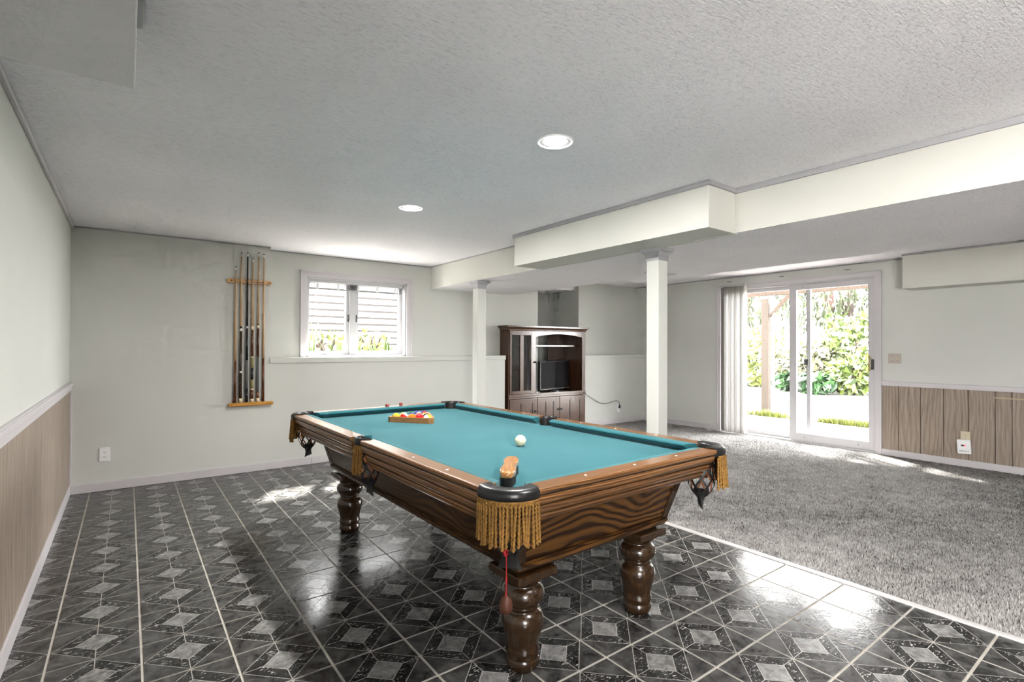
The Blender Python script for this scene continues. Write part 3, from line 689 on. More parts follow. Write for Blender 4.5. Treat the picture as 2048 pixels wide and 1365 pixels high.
# cabinet body under the bed
def body():
    x0, y0, z0, x1, y1, z1 = .440, 1.022, .432, .512, 1.094, .70
    MB().hexa([(-x0, -y0, z0), (x0, -y0, z0), (x0, y0, z0), (-x0, y0, z0)], [(-x1, -y1, z1), (x1, -y1, z1), (x1, y1, z1), (-x1, y1, z1)]).build('body', 'apron_x', table)
    MB().prism([(-.575, -1.05), (-.49, -1.135), (.49, -1.135), (.575, -1.05), (.575, 1.05), (.49, 1.135), (-.49, 1.135), (-.575, 1.05)], .655, ZB-.03).build('slate_frame', 'slot', table)
    def face(side, sgn):
        # a slanted panel with stiles and mouldings; s along the face, t up the slope
        def Q(s, t, o):
            z = .4285+(.70-.4285)*t; e = .452+(.525-.452)*t if side == 'x' else 1.034+(1.107-1.034)*t
            half = (1.034+(1.107-1.034)*t) if side == 'x' else (.452+(.525-.452)*t)
            u = sgn*(e+o-.012); q = s*half
            return (u, q, z) if side == 'x' else (q, u, z)
        def slab(name, s0, s1, t0, t1, o0, o1, mat, edge=None):
            b = [Q(s0, t0, o0), Q(s1, t0, o0), Q(s1, t0, o1), Q(s0, t0, o1)]; t = [Q(s0, t1, o0), Q(s1, t1, o0), Q(s1, t1, o1), Q(s0, t1, o1)]
            m = MB().hexa(b, t); bm = m.build(name, mat, table)
            bmm = bmesh.new(); bmm.from_mesh(bm.data); bmesh.ops.recalc_face_normals(bmm, faces=bmm.faces); bmm.to_mesh(bm.data); bmm.free(); return bm
        gm = 'apron_y_shaded' if side == 'x' else 'apron_x'
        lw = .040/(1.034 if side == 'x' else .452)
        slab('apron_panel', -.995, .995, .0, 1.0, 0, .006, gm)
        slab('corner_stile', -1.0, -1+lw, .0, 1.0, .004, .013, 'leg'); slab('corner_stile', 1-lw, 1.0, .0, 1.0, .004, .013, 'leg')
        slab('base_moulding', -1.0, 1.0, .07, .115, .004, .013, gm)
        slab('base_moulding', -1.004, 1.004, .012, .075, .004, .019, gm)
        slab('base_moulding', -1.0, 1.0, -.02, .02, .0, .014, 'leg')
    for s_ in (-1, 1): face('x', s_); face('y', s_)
    MB().box(-.425, .425, -1.005, 1.005, .402, .433).build('base_frame', 'leg', table, bevel=.004)
body()
leg_prof = [(.0, .0), (.052, .0), (.057, .003), (.0585, .010), (.064, .016), (.0672, .026), (.0672, .038), (.0645, .046), (.0615, .050), (.0640, .056), (.0668, .066), (.0680, .076), (.0655, .086), (.0640, .092), (.0652, .108), (.0700, .130),
            (.0765, .152), (.0822, .173), (.0845, .190), (.0828, .206), (.0770, .219), (.0690, .228), (.0615, .233), (.0605, .240), (.0640, .244), (.0640, .250), (.0620, .254), (.0700, .262), (.0810, .274), (.0862, .288), (.0872, .298), (.0840, .312), (.0760, .324), (.0680, .331), (.0650, .336), (.0655, .342), (.0700, .345), (.0760, .353), (.0860, .362), (.0900, .370), (.0900, .372)]
leg_me = MB().lathe(leg_prof, 40, cap=False).mesh('leg', 'leg')
for sx in (-1, 1):
    for sy in (-1, 1):
        L = link('leg', leg_me, table, (sx*.355, sy*.945, .0005))
        MB().box(-.098, .098, -.098, .098, .371, .404).build('leg_block', 'leg', L, bevel=.006)
# pockets
def strand_mesh():
    """twisted two-ply cord hanging from its top, frayed end"""
    mb = MB(); L = .140; n = 8; k = 44; V = []; F = []
    for i in range(k+1):
        u = i/k; z = -L*u; tw_ = u*2*PI*5
        for j in range(n):
            a = 2*PI*j/n; rr = (.0026+.0034*abs(math.cos(a-tw_)))*(1 if u < .93 else 1.15) 
            V.append((rr*math.cos(a), rr*math.sin(a), z))
    F = [(i*n+j, (i+1)*n+j, (i+1)*n+(j+1) % n, i*n+(j+1) % n) for i in range(k) for j in range(n)]
    mb.add(V, F, 0, True); mb.add([V[k*n+j] for j in range(n)], [tuple(range(n-1, -1, -1))])
    return mb.mesh('fringe_strand', 'fringe')
STRAND = strand_mesh()
def net_mesh(side=False):
    """basket of leather straps: crossing ribbons with a tan lining, and a flared leather tongue below"""
    mb = MB(); N = 7; k = 10
    def R(u): return .058*(1-.12*u)+.010*math.sin(PI*u) if u < .75 else .058*.92-.085*(u-.75)*(u-.75)/.0625*.3
    zt, zb = .742, .562
    for dirn in (1, -1):
        for i in range(N):
            a0 = 2*PI*i/N; pts = []
            for q in range(k+1):
                u = q/k; a = a0+dirn*u*1.9; r = R(u); pts.append((r, a, zt+(zb-zt)*u))
            hw = .0052
            V = []; 
            for r, a, z in pts:
                da = hw/max(r, .02)
                for dr in (0, -.0025):
                    V += [((r+dr)*math.cos(a-da), (r+dr)*math.sin(a-da), z), ((r+dr)*math.cos(a+da), (r+dr)*math.sin(a+da), z)]
            for q in range(k):
                o = q*4; p = o+4
                mb.add([], [])
            base = len(mb.v); mb.v += V
            for q in range(k):
                o = base+q*4; p = o+4
                for f, mi in (((o, o+1, p+1, p), 0), ((o+2, p+2, p+3, o+3), 1), ((o, p, p+2, o+2), 0), ((o+1, o+3, p+3, p+1), 0)):
                    mb.f.append(f); mb.mi.append(mi); mb.sm.append(False)
    return mb.mesh('pocket_net', ['net', 'net_tan'])
NET = {False: net_mesh()}
def tongue():
    mb = MB(); V = []; n = 10
    for z, w_, d in ((.585, .040, .038), (.572, .036, .030), (.558, .031, .020), (.545, .032, .013), (.530, .040, .009), (.517, .050, .006)):
        for j in range(n):
            a = 2*PI*j/n; V.append((d*math.cos(a)-.004, w_*math.sin(a), z-(.010*abs(math.sin(a)) if z < .535 else 0)))
    F = [(i*n+j, (i+1)*n+j, (i+1)*n+(j+1) % n, i*n+(j+1) % n) for i in range(5) for j in range(n)]
    mb.add(V, F, 0, True); mb.add([V[5*n+j] for j in range(n)], [tuple(range(n-1, -1, -1))]); return mb.mesh('net_tongue', 'net')
TONGUE = tongue()
def pocket(cx, cy, ang, side=False, seed=0):
    """ang: outward direction of the pocket"""
    rnd = random.Random(seed)
    if side: prof = [(.050, .768), (.050, .797), (.055, .8035), (.062, .8055), (.069, .8035), (.073, .797), (.0735, .785), (.071, .768), (.060, .764)]; lim = lambda r: math.radians(88-1100*(r-.050)); R = .072
    else: prof = [(.058, .766), (.058, .797), (.063, .804), (.072, .8065), (.103, .8065), (.113, .803), (.1195, .795), (.1215, .783), (.119, .770), (.110, .764)]; lim = lambda r: math.radians(86-26*(r-.058)/.063); R = .119
    n = len(prof); k = 24; V = []
    for i in range(k+1):
        for r, z in prof:
            a = -lim(r)+2*lim(r)*i/k; V.append((r*math.cos(a), r*math.sin(a), z))
    F = [(i*n+j, (i+1)*n+j, (i+1)*n+(j+1) % n, i*n+(j+1) % n) for i in range(k) for j in range(n)]
    mb = MB().add(V, F, 0, True); mb.add(V[:n]+V[k*n:], [tuple(range(n)), tuple(range(2*n-1, n-1, -1))])
    P = mb.build('pocket', 'leather', table, (cx, cy, 0), (0, 0, ang))
    # throat liner
    k = 20; li = math.radians(115); V = []
    for i in range(k+1):
        a = -li+2*li*i/k
        for r, z in ((.058 if not side else .050, .792), (.0555 if not side else .048, .72)): V.append((r*math.cos(a), r*math.sin(a), z))
    MB().add(V, [(2*i, 2*i+1, 2*i+3, 2*i+2) for i in range(k)], 0, True).build('throat', 'net', P)
    # fringe
    am = math.radians(58 if not side else 42); step = .0122/R; m = int(2*am/step)
    V = []
    for i in range(k+1):
        a = -am+2*am*i/k
        for r, z in ((R+.0005, .770), (R+.003, .752), (R-.004, .752)): V.append((r*math.cos(a), r*math.sin(a), z))
    MB().add(V, [(3*i, 3*i+1, 3*i+4, 3*i+3) for i in range(k)]+[(3*i+1, 3*i+2, 3*i+5, 3*i+4) for i in range(k)], 0, True).build('fringe_band', 'fringe', P)
    for i in range(m+1):
        a = -am+2*am*i/m+rnd.uniform(-.15, .15)*step
        o = link('fringe_strand', STRAND, P, ((R-.001)*math.cos(a), (R-.001)*math.sin(a), .763))
        lean = rnd.uniform(.01, .075); o.rotation_euler = (rnd.uniform(-.045, .045), -lean, a+rnd.uniform(-.4, .4)); o.scale = (1, 1, rnd.uniform(.93, 1.07))
        if i % 2 == 0 and i < m:
            a2 = a+.5*step; o = link('fringe_strand', STRAND, P, ((R-.010)*math.cos(a2), (R-.010)*math.sin(a2), .763)); o.rotation_euler = (rnd.uniform(-.05, .05), -rnd.uniform(-.03, .02), a2); o.scale = (1, 1, rnd.uniform(.85, 1))
    nt = link('pocket_net', NET[False], P, (.012 if not side else -.004, 0, 0))
    if side: nt.scale = (.85, .9, 1)
    link('net_tongue', TONGUE, P, (.012 if not side else -.004, 0, 0))
    return P
for sx in (-1, 1):
    for sy in (-1, 1): pocket(sx*PCX, sy*PCY, math.atan2(sy, sx), seed=sx*3+sy)
    pocket(sx*PSX, 0.0, 0 if sx > 0 else PI, True, seed=sx*7)

# ---------------------------------------------------------------- things on the table
BR = .0286
def ball(name, xy, c, label, stripe=False, rot=(0, 0, 0), group=None):
    mm = ['ball_white' if stripe else c, c]
    mb = MB(); n, m = 32, 20; mb.sphere((0, 0, 0), BR, n, m, 0)
    if stripe:
        for i, f in enumerate(mb.f):
            z = sum(mb.v[q][2] for q in f)/len(f)
            if abs(z) < BR*.52: mb.mi[i] = 1
    o = mb.build(name, mm, None, tw(xy[0], xy[1], ZB+BR+.0003), rot)
    return tag(o, label, 'ball', group)
for nm, c in dict(ball_white=(.80, .76, .62, 1), ball_cue=(.80, .72, .50, 1), ball_yellow=(.72, .40, .04, 1), ball_blue=(.02, .04, .22, 1), ball_red=(.55, .01, .015, 1), ball_purple=(.07, .02, .14, 1),
                  ball_orange=(.72, .17, .02, 1), ball_green=(.01, .12, .05, 1), ball_maroon=(.20, .03, .02, 1), ball_black=(.012, .012, .014, 1)).items():
    M[nm] = plain(nm, c, .07)
ball('cue_ball', (.009, -.473), 'ball_cue', 'ivory cue ball alone in the middle of the teal cloth')
# rack
A = Vector((-.176, .73)); B = Vector((.024, .471)); side_v = (B-A).normalized(); nrm = Vector((-side_v.y, side_v.x))
SIDE = .318; mid = (A+B)/2; Cc = mid+nrm*(SIDE*math.sqrt(3)/6)     # triangle centre
def tri(r_in, rc):
    """rounded equilateral triangle with inradius r_in, corner radius rc, base towards -nrm"""
    pts = []
    for k in range(3):
        base = math.atan2(-nrm.y, -nrm.x)+PI/3+k*2*PI/3
        d = 2*(r_in-rc); c = Cc+Vector((math.cos(base), math.sin(base)))*d
        for i in range(9):
            a = base-PI/3+2*PI/3*i/8; pts.append((c.x+rc*math.cos(a), c.y+rc*math.sin(a)))
    return pts
def rack():
    t = thing('ball_rack', 'wooden triangle rack holding the racked balls', 'ball rack', (TC[0], TC[1], ZB+.0008), (0, 0, TH))
    ri = BR*(2/math.sqrt(3)*2+1)+.0015
    o, i = tri(ri+.012, .030), tri(ri, .026); n = len(o); h = .036
    V = [(x, y, 0) for x, y in o]+[(x, y, h) for x, y in o]+[(x, y, h) for x, y in i]+[(x, y, 0) for x, y in i]; F = []
    for k in range(n):
        q = (k+1) % n; F += [(k, q, n+q, n+k), (n+k, n+q, 2*n+q, 2*n+k), (2*n+k, 2*n+q, 3*n+q, 3*n+k), (3*n+k, 3*n+q, q, k)]
    m = wood('rack_wood', (.20, .085, .025, 1), (.34, .165, .055, 1), (.46, .24, .09, 1), 0, 1, .35)
    MB().add(V, F).build('rack_frame', m, t)
rack()
rows = []
for r in range(5):
    for k in range(5-r):
        p = Cc+nrm*(-BR*(2/math.sqrt(3)*2)+r*BR*math.sqrt(3)+.0)+side_v*((k-(4-r)/2)*2*BR)
        rows.append((r, k, p))
spec = {(0, 0): ('ball_yellow', 0, 'solid yellow ball at the left end of the nearest rack row'), (0, 1): ('ball_red', 1, 'red striped ball second in the nearest rack row'),
        (0, 2): ('ball_orange', 0, 'solid orange ball in the middle of the nearest rack row'), (0, 3): ('ball_red', 0, 'solid bright red ball in the nearest rack row'),
        (0, 4): ('ball_yellow', 1, 'cream and yellow striped ball at the right end of the nearest rack row'),
        (1, 0): ('ball_yellow', 1, 'pale striped ball at the left of the second rack row'), (1, 1): ('ball_blue', 1, 'navy striped ball in the second rack row'),
        (1, 2): ('ball_maroon', 1, 'maroon striped ball in the second rack row'), (1, 3): ('ball_black', 0, 'black ball at the right of the second rack row'),
        (2, 0): ('ball_green', 0, 'solid green ball at the left of the third rack row'), (2, 1): ('ball_purple', 1, 'purple striped ball in the middle of the rack'), (2, 2): ('ball_orange', 1, 'orange striped ball at the right of the third rack row'),
        (3, 0): ('ball_blue', 0, 'solid blue ball in the fourth rack row'), (3, 1): ('ball_maroon', 0, 'solid maroon ball in the fourth rack row'), (4, 0): ('ball_purple', 0, 'solid purple ball at the far tip of the rack')}
for r, k, p in rows:
    c, st, lab = spec[(r, k)]
    ball('pool_ball', (p.x, p.y), c, lab, bool(st), (.5+r*.7, .4*k, k+r*1.3), 'balls in the triangle rack')
# chalk
M['chalk_side'] = plain('chalk_wrap', (.30, .06, .06, 1), .7); M['chalk_top'] = plain('chalk_blue', (.32, .12, .12, 1), .95)
def chalk(x, y, rz, label):
    t = thing('chalk_cube', label, 'chalk', tw(x, y, ZR+.0005), (0, 0, rz), 'chalk cubes on the far rail')
    MB().box(-.011, .011, -.011, .011, 0, .019).build('wrapper', 'chalk_side', t, bevel=.0012)
    MB().lathe([(.0, .0200), (.006, .0195), (.0085, .0215), (.0105, .0222), (.0108, .0185)], 20, cap=False).build('chalk_top', 'chalk_top', t)
chalk(.030, 1.20, .3, 'small dark red chalk cube on the far rail, the left one')
chalk(.150, 1.212, -.2, 'small dark red chalk cube on the far rail, the right one')
# brush
def brush():
    p0, p1 = Vector((-.520, -1.050)), Vector((-.325, -.835)); d = (p1-p0); L = d.length; ax = d.normalized(); an = math.atan2(ax.y, ax.x)
    c = (p0+p1)/2; t = thing('table_brush', 'wooden table brush with black bristles lying by the near corner pocket', 'brush', tw(c.x, c.y, ZB+.0006), (0, 0, an+TH))
    def outline(k, n=48):
        pts = []
        for i in range(n):
            a = 2*PI*i/n; x = L/2*math.cos(a)*abs(math.cos(a))**-.15 if abs(math.cos(a)) > 1e-6 else 0
            x = max(-L/2, min(L/2, x)); hw = .0345-.0105*math.exp(-(x/(L*.17))**2)
            y = hw*math.copysign(abs(math.sin(a))**.55, math.sin(a)); pts.append((x*k, y*k))
        return pts
    br = MB().prism(outline(.965), 0, .034, 0, True).build('bristles', plain('black_bristle', (.008, .008, .009, 1), .7, bump=(900, .6)), t)
    m = MB(); o = outline(1.0); n = len(o); zs = ((.97, .033), (1.0, .036), (1.0, .044), (.985, .049), (.93, .0535), (.80, .0555)); V = []
    for k, z in zs: V += [(x*(k if abs(k-1) < 1e-6 else 1-(1-k)*.5), y*k, z) for x, y in o]
    m.add(V, [(i*n+j, i*n+(j+1) % n, (i+1)*n+(j+1) % n, (i+1)*n+j) for i in range(len(zs)-1) for j in range(n)], 0, True)
    m.add(V[-n:], [tuple(range(n))], 0, True); m.add(V[:n], [tuple(range(n-1, -1, -1))])
    m.build('handle', wood('brush_wood', (.40, .17, .045, 1), (.46, .21, .06, 1), (.52, .25, .08, 1), 0, 1.2, .15, coat=.8), t)
brush()
# chalk holder dangling from the near corner pocket
def dangle():
    x, y = -.612, -1.176
    t = thing('chalk_holder', 'reddish brown chalk holder hanging on a red cord from the near pocket', 'chalk holder', tw(x-.024, y-.028, .408))
    cord = plain('red_cord', (.36, .006, .008, 1), .6)
    MB().tube([(0, 0, .045), (.001, 0, .10), (.000, 0, .185)], .0032, 8).build('cord', cord, t)
    MB().tube([(.0, 0, .182), (-.006, .004, .192), (.003, .006, .200), (.008, .004, .192), (.002, 0, .184)], .0075, 10).build('knot', cord, t)
    MB().lathe([(.0, .052), (.008, .050), (.0165, .042), (.0205, .030), (.0215, .014), (.0205, 0), (.017, 0), (.016, .010), (0, .012)], 26, cap=False).build('rubber_cup', plain('rubber_cup', (.085, .025, .012, 1), .5), t)
dangle()

# ---------------------------------------------------------------- cue rack and cues
def cue_rack():
    t = thing('cue_rack', 'honey oak wall cue rack holding six cues left of the window', 'cue rack', (.985, YB, .68))
    def bar(name, z0, z1, d, x0, x1):
        m = MB(); n = 8; hz = (z1-z0)/2; zc = (z0+z1)/2; P = []
        for i in range(n+1):
            a = -PI/2+PI*i/n; P.append((x1-hz*.6+hz*.9*math.cos(a), zc+hz*math.sin(a)))
        for i in range(n+1):
            a = PI/2+PI*i/n; P.append((x0+hz*.6+hz*.9*math.cos(a), zc+hz*math.sin(a)))
        k = len(P); V = [(x, 0, z) for x, z in P]+[(x, -d, z) for x, z in P]
        m.add(V, [tuple(range(k-1, -1, -1)), tuple(range(k, 2*k))]+[(i, (i+1) % k, k+(i+1) % k, k+i) for i in range(k)])
        return m.build(name, 'oak_yellow', t, bevel=.003)
    tb = bar('top_bar', 1.205, 1.247, .024, -.203, .190)
    bb = bar('bottom_bar', -.010, .018, .060, -.188, .210)
    MB().box(-.185, .205, -.060, -.050, .016, .024).build('shelf_lip', 'oak_yellow', bb)
    for x in (-.170, .160, .178): MB().tube([(x, -.0235, 1.226), (x, -.026, 1.226)], .006, 10).build('screw', 'slot', tb)
    for x in (-.165, .165, .185): MB().tube([(x, -.0595, .004), (x, -.062, .004)], .004, 10).build('screw', 'slot', bb)
    for x in CUX:
        hk = MB(); pts = [(x-.985+.014*math.cos(a), -.034-.013*math.sin(a), 1.226) for a in np.linspace(-.5, PI+.5, 12)]
        hk.tube(pts, .003, 6); hk.build('clip', 'brass', tb)
CUX = [.852, .900, .955, 1.003, 1.055, 1.104]
cue_rack()
M['maple'] = wood('maple_shaft', (.42, .26, .12, 1), (.56, .37, .19, 1), (.63, .43, .24, 1), 2, 1, .3)
M['cue_brown'] = wood('cue_brown', (.05, .015, .006, 1), (.11, .035, .012, 1), (.18, .06, .02, 1), 2, 1, .25)
M['cue_dark'] = wood('cue_dark', (.012, .007, .004, 1), (.035, .016, .008, 1), (.06, .03, .014, 1), 2, 1, .2)
M['cue_black'] = plain('cue_black', (.010, .012, .014, 1), .15); M['cue_olive'] = plain('cue_olive_wrap', (.22, .18, .06, 1), .7)
M['cue_cream'] = plain('cue_cream', (.66, .56, .36, 1), .3); M['cue_grey'] = plain('cue_grey_wrap', (.10, .10, .10, 1), .8, bump=(500, .4)); M['cue_white'] = plain('cue_white', (.75, .75, .73, 1), .3); M['chrome'] = plain('chrome', (.7, .7, .7, 1), .2, .9)
Z0 = .7045
cues = [  # x, top z, label, sections (fraction of the height from the butt, name, material)
    (CUX[0], 2.046, 'short maple house cue with a plain brown butt, leftmost in the rack', [(.0, 'butt', 'cue_brown'), (.30, 'shaft', 'maple')], .0135),
    (CUX[1], 2.19, 'cue with a dark speckled butt and one large white dot', [(.0, 'butt_cap', 'cue_cream'), (.028, 'butt', 'cue_dark'), (.475, 'joint_collar', 'cue_white'), (.492, 'collar_ring', 'cue_black'), (.505, 'shaft', 'maple')], .0145),
    (CUX[2], 2.195, 'all-black cue with a silver joint collar', [(.0, 'butt', 'cue_black'), (.09, 'handle', 'cue_grey'), (.28, 'forearm', 'cue_black'), (.490, 'joint_collar', 'chrome'), (.508, 'shaft', 'cue_black')], .0145),
    (CUX[3], 2.145, 'cue with olive and black banded grip and brown forearm', [(.0, 'butt_cap', 'cue_cream'), (.022, 'butt', 'cue_brown'), (.082, 'ring', 'cue_cream'), (.092, 'grip', 'cue_olive'), (.155, 'grip', 'cue_black'), (.235, 'grip', 'cue_olive'), (.305, 'ring', 'cue_cream'), (.315, 'forearm', 'cue_brown'), (.500, 'joint_collar', 'cue_cream'), (.525, 'shaft', 'maple')], .0148),
    (CUX[4], 2.206, 'cue with a grey wrapped grip and reddish brown forearm', [(.0, 'butt_cap', 'cue_cream'), (.024, 'butt', 'cue_brown'), (.065, 'grip', 'cue_grey'), (.300, 'forearm', 'cue_brown'), (.490, 'joint_collar', 'cue_cream'), (.512, 'collar_ring', 'cue_black'), (.52, 'shaft', 'maple')], .0148),
    (CUX[5], 2.196, 'plain maple house cue with a brown butt, rightmost in the rack', [(.0, 'butt', 'cue_brown'), (.29, 'shaft', 'maple')], .0140)]
for x, zt, lab, secs, rb in cues:
    t = thing('pool_cue', lab, 'pool cue', (x, YB-.033, Z0), group='cues in the wall rack'); L = zt-Z0
    R = lambda u: rb*(1-u)+.0062*u
    secs = secs+[(.972, 'ferrule', 'cue_white'), (.992, 'tip', 'cue_black'), (1.0, None, None)]
    for (a, nm, mt), (b, _, _) in zip(secs[:-1], secs[1:]):
        MB().lathe([(R(a), a*L), (R(b), b*L)], 16).build(nm, mt, t)
        if nm == 'butt' and mt == 'cue_brown' and b > .25:    # spliced points running up into the maple
            for k in range(4):
                an = k*PI/2+.5; r0, r1 = R(b)+.0003, R(b+.09)+.0003
                MB().add([(r0*math.cos(an-.7), r0*math.sin(an-.7), b*L), (r0*math.cos(an)*1.02, r0*math.sin(an)*1.02, b*L), (r0*math.cos(an+.7), r0*math.sin(an+.7), b*L), (r1*math.cos(an), r1*math.sin(an), (b+.09)*L)], [(0, 1, 3), (1, 2, 3)]).build('splice_point', 'cue_brown', t)
    if 'speckled' in lab:
        for q in range(26):
            u = .05+.41*q/26; an = -PI/2+random.uniform(-.9, .9); r = R(u)
            MB().sphere((r*math.cos(an), r*math.sin(an), u*L), .0016, 6, 4).build('inlay_speck', 'cue_cream', t)
        MB().sphere((0, -R(.2)+.004, .202*L), .011, 14, 8).build('white_dot', 'cue_white', t)

# ---------------------------------------------------------------- entertainment cabinet
def cabinet():
    X0, X1, Y0, Y1, ZT = 4.185, 5.655, 5.70, 6.18, 1.50
    t = thing('entertainment_cabinet', 'dark cherry television cabinet with a glass door, standing in the wall alcove', 'cabinet', ((X0+X1)/2, Y1, -.006))
    ox, oy, oz = (X0+X1)/2, Y1, -.006
    def b(name, x0, x1, y0, y1, z0, z1, mat, parent=t, bv=.003):
        return box(name, x0-ox, x1-ox, y0-oy, y1-oy, z0-oz, z1-oz, mat, parent, bv)
    b('side_panel', X0, X0+.022, Y0+.01, Y1, 0, ZT, 'cherry_z'); b('side_panel', X1-.022, X1, Y0+.01, Y1, 0, ZT, 'cherry_z')
    b('top_panel', X0, X1, Y0+.01, Y1, ZT-.02, ZT, 'cherry_x')
    # crown
    m = MB(); pr = [(.0, ZT-.012), (.006, ZT-.008), (.010, ZT+.010), (.022, ZT+.026), (.026, ZT+.034), (.038, ZT+.037), (.038, ZT+.058), (.0, ZT+.058)]
    V = []; F = []
    for d, z in pr: V += [(X0-d-ox, Y1-oy, z-oz), (X0-d-ox, Y0-d-oy, z-oz), (X1+d-ox, Y0-d-oy, z-oz), (X1+d-ox, Y1-oy, z-oz)]
    for i in range(len(pr)-1):
        for j in range(3): F.append((i*4+j, i*4+j+1, (i+1)*4+j+1, (i+1)*4+j))
    k = (len(pr)-1)*4
    F.append((k+3, k+2, k+1, k)); F.append((0, 3, 2, 1)); m.add(V, F); bmm = m.build('crown_moulding', 'cherry_x', t)
    q = bmesh.new(); q.from_mesh(bmm.data); bmesh.ops.recalc_face_normals(q, faces=q.faces); q.to_mesh(bmm.data); q.free()
    # face frame
    zs, ze = .600, 1.488
    b('stile', X0+.0, X0+.018, Y0, Y0+.02, .0, ZT, 'cherry_z'); b('stile', X1-.070, X1, Y0, Y0+.02, .0, ZT, 'cherry_z')
    b('mid_rail', X0, X1, Y0-.008, Y0+.02, .560, .598, 'cherry_x', bv=.005); b('mid_rail', X0-.006, X1+.006, Y0-.014, Y0+.02, .535, .560, 'cherry_x', bv=.005)
    b('counter', X0+.02, X1-.02, Y0+.01, Y1, .575, .597, 'cherry_x'); b('divider', 4.662, 4.682, Y0+.01, Y1, .597, ZT-.02, 'cherry_z')
    b('back_panel', 5.30, X1-.02, Y1-.012, Y1, 0, ZT-.02, 'cherry_z'); b('back_panel', X0+.02, 5.30, Y1-.012, Y1, 0, .575, 'cherry_z')
    b('shelf', 4.682, X1-.022, Y0+.10, Y1-.02, 1.262, 1.288, 'cherry_x')
    for z in (.93, 1.255): b('glass_shelf', X0+.024, 4.66, Y0+.05, Y1-.02, z, z+.008, 'glass')
    # arched valance
    n = 24; x0, x1 = 4.672, X1-.068; V = []
    for i in range(n+1):
        u = i/n; x = x0+(x1-x0)*u; zb = 1.405+.045*math.sin(PI*u)**.8
        for y in (Y0+.002, Y0+.02): V += [(x-ox, y-oy, zb-oz), (x-ox, y-oy, 1.490-oz)]
    F = []
    for i in range(n):
        o = i*4; p = o+4; F += [(o, p, p+1, o+1), (o+2, o+3, p+3, p+2), (o, o+2, p+2, p), (o+1, p+1, p+3, o+3)]
    MB().add(V, F).build('arched_valance', 'cherry_x', t)
    # glass door
    dx0, dx1, dz0, dz1 = 4.202, 4.664, .602, 1.488
    d = MB()
    def db(x0, x1, z0, z1): d.box(x0-ox, x1-ox, Y0-.012-oy, Y0+.008-oy, z0-oz, z1-oz)
    db(dx0, 4.236, dz0, dz1); db(4.380, 4.446, .648, 1.425); db(4.580, dx1, dz0, dz1); db(4.236, 4.580, dz0, .648); db(4.236, 4.580, 1.425, dz1)
    D = d.build('glass_door', 'cherry_z', t, bevel=.004)
    for a, c in ((4.236, 4.380), (4.446, 4.580)): MB().box(a-ox, c-ox, Y0-.003-oy, Y0+.001-oy, .648-oz, 1.425-oz).build('pane', 'glass_cab', D)
    def knob(x, z, par, y=Y0-.012):
        MB().tube([(x-ox, y-oy, z-oz), (x-ox, y-.012-oy, z-oz)], .005, 8).sphere((x-ox, y-.018-oy, z-oz), .011, 12, 8).box(x-.019-ox, x+.019-ox, y-.004-oy, y-oy, z-.014-oz, z+.014-oz).build('knob', 'iron', par)
    knob(4.642, 1.045, D)
    # lower doors with grooved panels
    for (a, c, grooves, kx) in ((4.204, 4.698, (4.400, 4.606), 4.655), (4.702, 5.118, (4.855, 5.0), 5.095), (5.122, 5.64, (5.327, 5.530), 5.148)):
        P = b('lower_door', a, c, Y0-.010, Y0+.008, .085, .530, 'cherry_z', bv=.004)
        pc = P.location
        for g in grooves:
            MB().box(-.004, .004, -.002, .002, -.16, .16).build('groove', 'slot', P, (g-ox-pc.x, -.0105, .0))
        zk = .347
        MB().box(-.020, .020, -.004, 0, -.014, .014).sphere((0, -.016, 0), .010, 12, 8).tube([(0, 0, 0), (0, -.012, 0)], .005, 8).build('knob', 'iron', P, (kx-ox-pc.x, Y0-.010-oy-pc.y, zk-oz-pc.z))
    b('groove', 5.114, 5.126, Y0-.002, Y0+.004, .10, .53, 'slot', bv=0)
    b('plinth', X0, X1, Y0, Y0+.02, 0, .085, 'cherry_x')
cabinet()
def television():
    t = thing('television', 'flat screen television with glossy black frame on the cabinet shelf', 'television', (5.195, 5.885, .5965), (0, 0, math.radians(12)))
    MB().prism([(.15*math.cos(a), .09*math.sin(a)) for a in np.linspace(0, 2*PI, 32, endpoint=False)], 0, .012).build('stand_base', 'black', t)
    MB().box(-.03, .03, .0, .03, .010, .06).build('stand_neck', 'black', t)
    MB().box(-.362, .362, -.005, .035, .030, .455).build('bezel', 'black', t, bevel=.006)
    MB().box(-.340, .340, -.0065, -.004, .055, .433).build('screen', 'screen', t)
    MB().box(-.362, .362, -.007, -.004, .030, .036).box(-.362, -.358, -.007, -.004, .030, .455).build('edge_trim', 'silver', t)
television()
tag(MB().box(-.045, .045, -.018, .018, 0, .018).build('remote_control', 'silver', None, (4.745, 5.755, .5966), (0, 0, .3), bevel=.006), 'small silver remote on the cabinet shelf left of the television', 'remote')
def cord():
    pts = [(5.690, 5.79, .560), (5.75, 5.802, .535), (5.90, 5.803, .455), (6.08, 5.803, .368), (6.17, 5.803, .352), (6.28, 5.803, .352), (6.38, 5.803, .372), (6.46, 5.803, .380), (6.52, 5.802, .368), (6.545, 5.798, .335), (6.545, 5.795, .30)]
    t = thing('power_cord', 'thin black power cord running from the cabinet to the wall outlet', 'cord', (6.545, 5.80, .27))
    o = Vector((6.545, 5.80, .27))
    P = []
    V = [Vector(p)-o for p in pts]
    for i in range(len(V)-1):
        p0, p1, p2, p3 = V[max(i-1, 0)], V[i], V[i+1], V[min(i+2, len(V)-1)]
        for k in range(5):
            u = k/5; P.append(.5*((2*p1)+(-p0+p2)*u+(2*p0-5*p1+4*p2-p3)*u*u+(-p0+3*p1-3*p2+p3)*u**3))
    P.append(V[-1])
    MB().tube(P, .0042, 8).build('cable', 'black', t)
    MB().lathe([(.0, .040), (.007, .038), (.012, .024), (.0145, .006), (.014, -.014), (.006, -.020), (0, -.02)], 16, cap=False, c=(0, 0, 0)).build('plug', 'black', t)
cord()

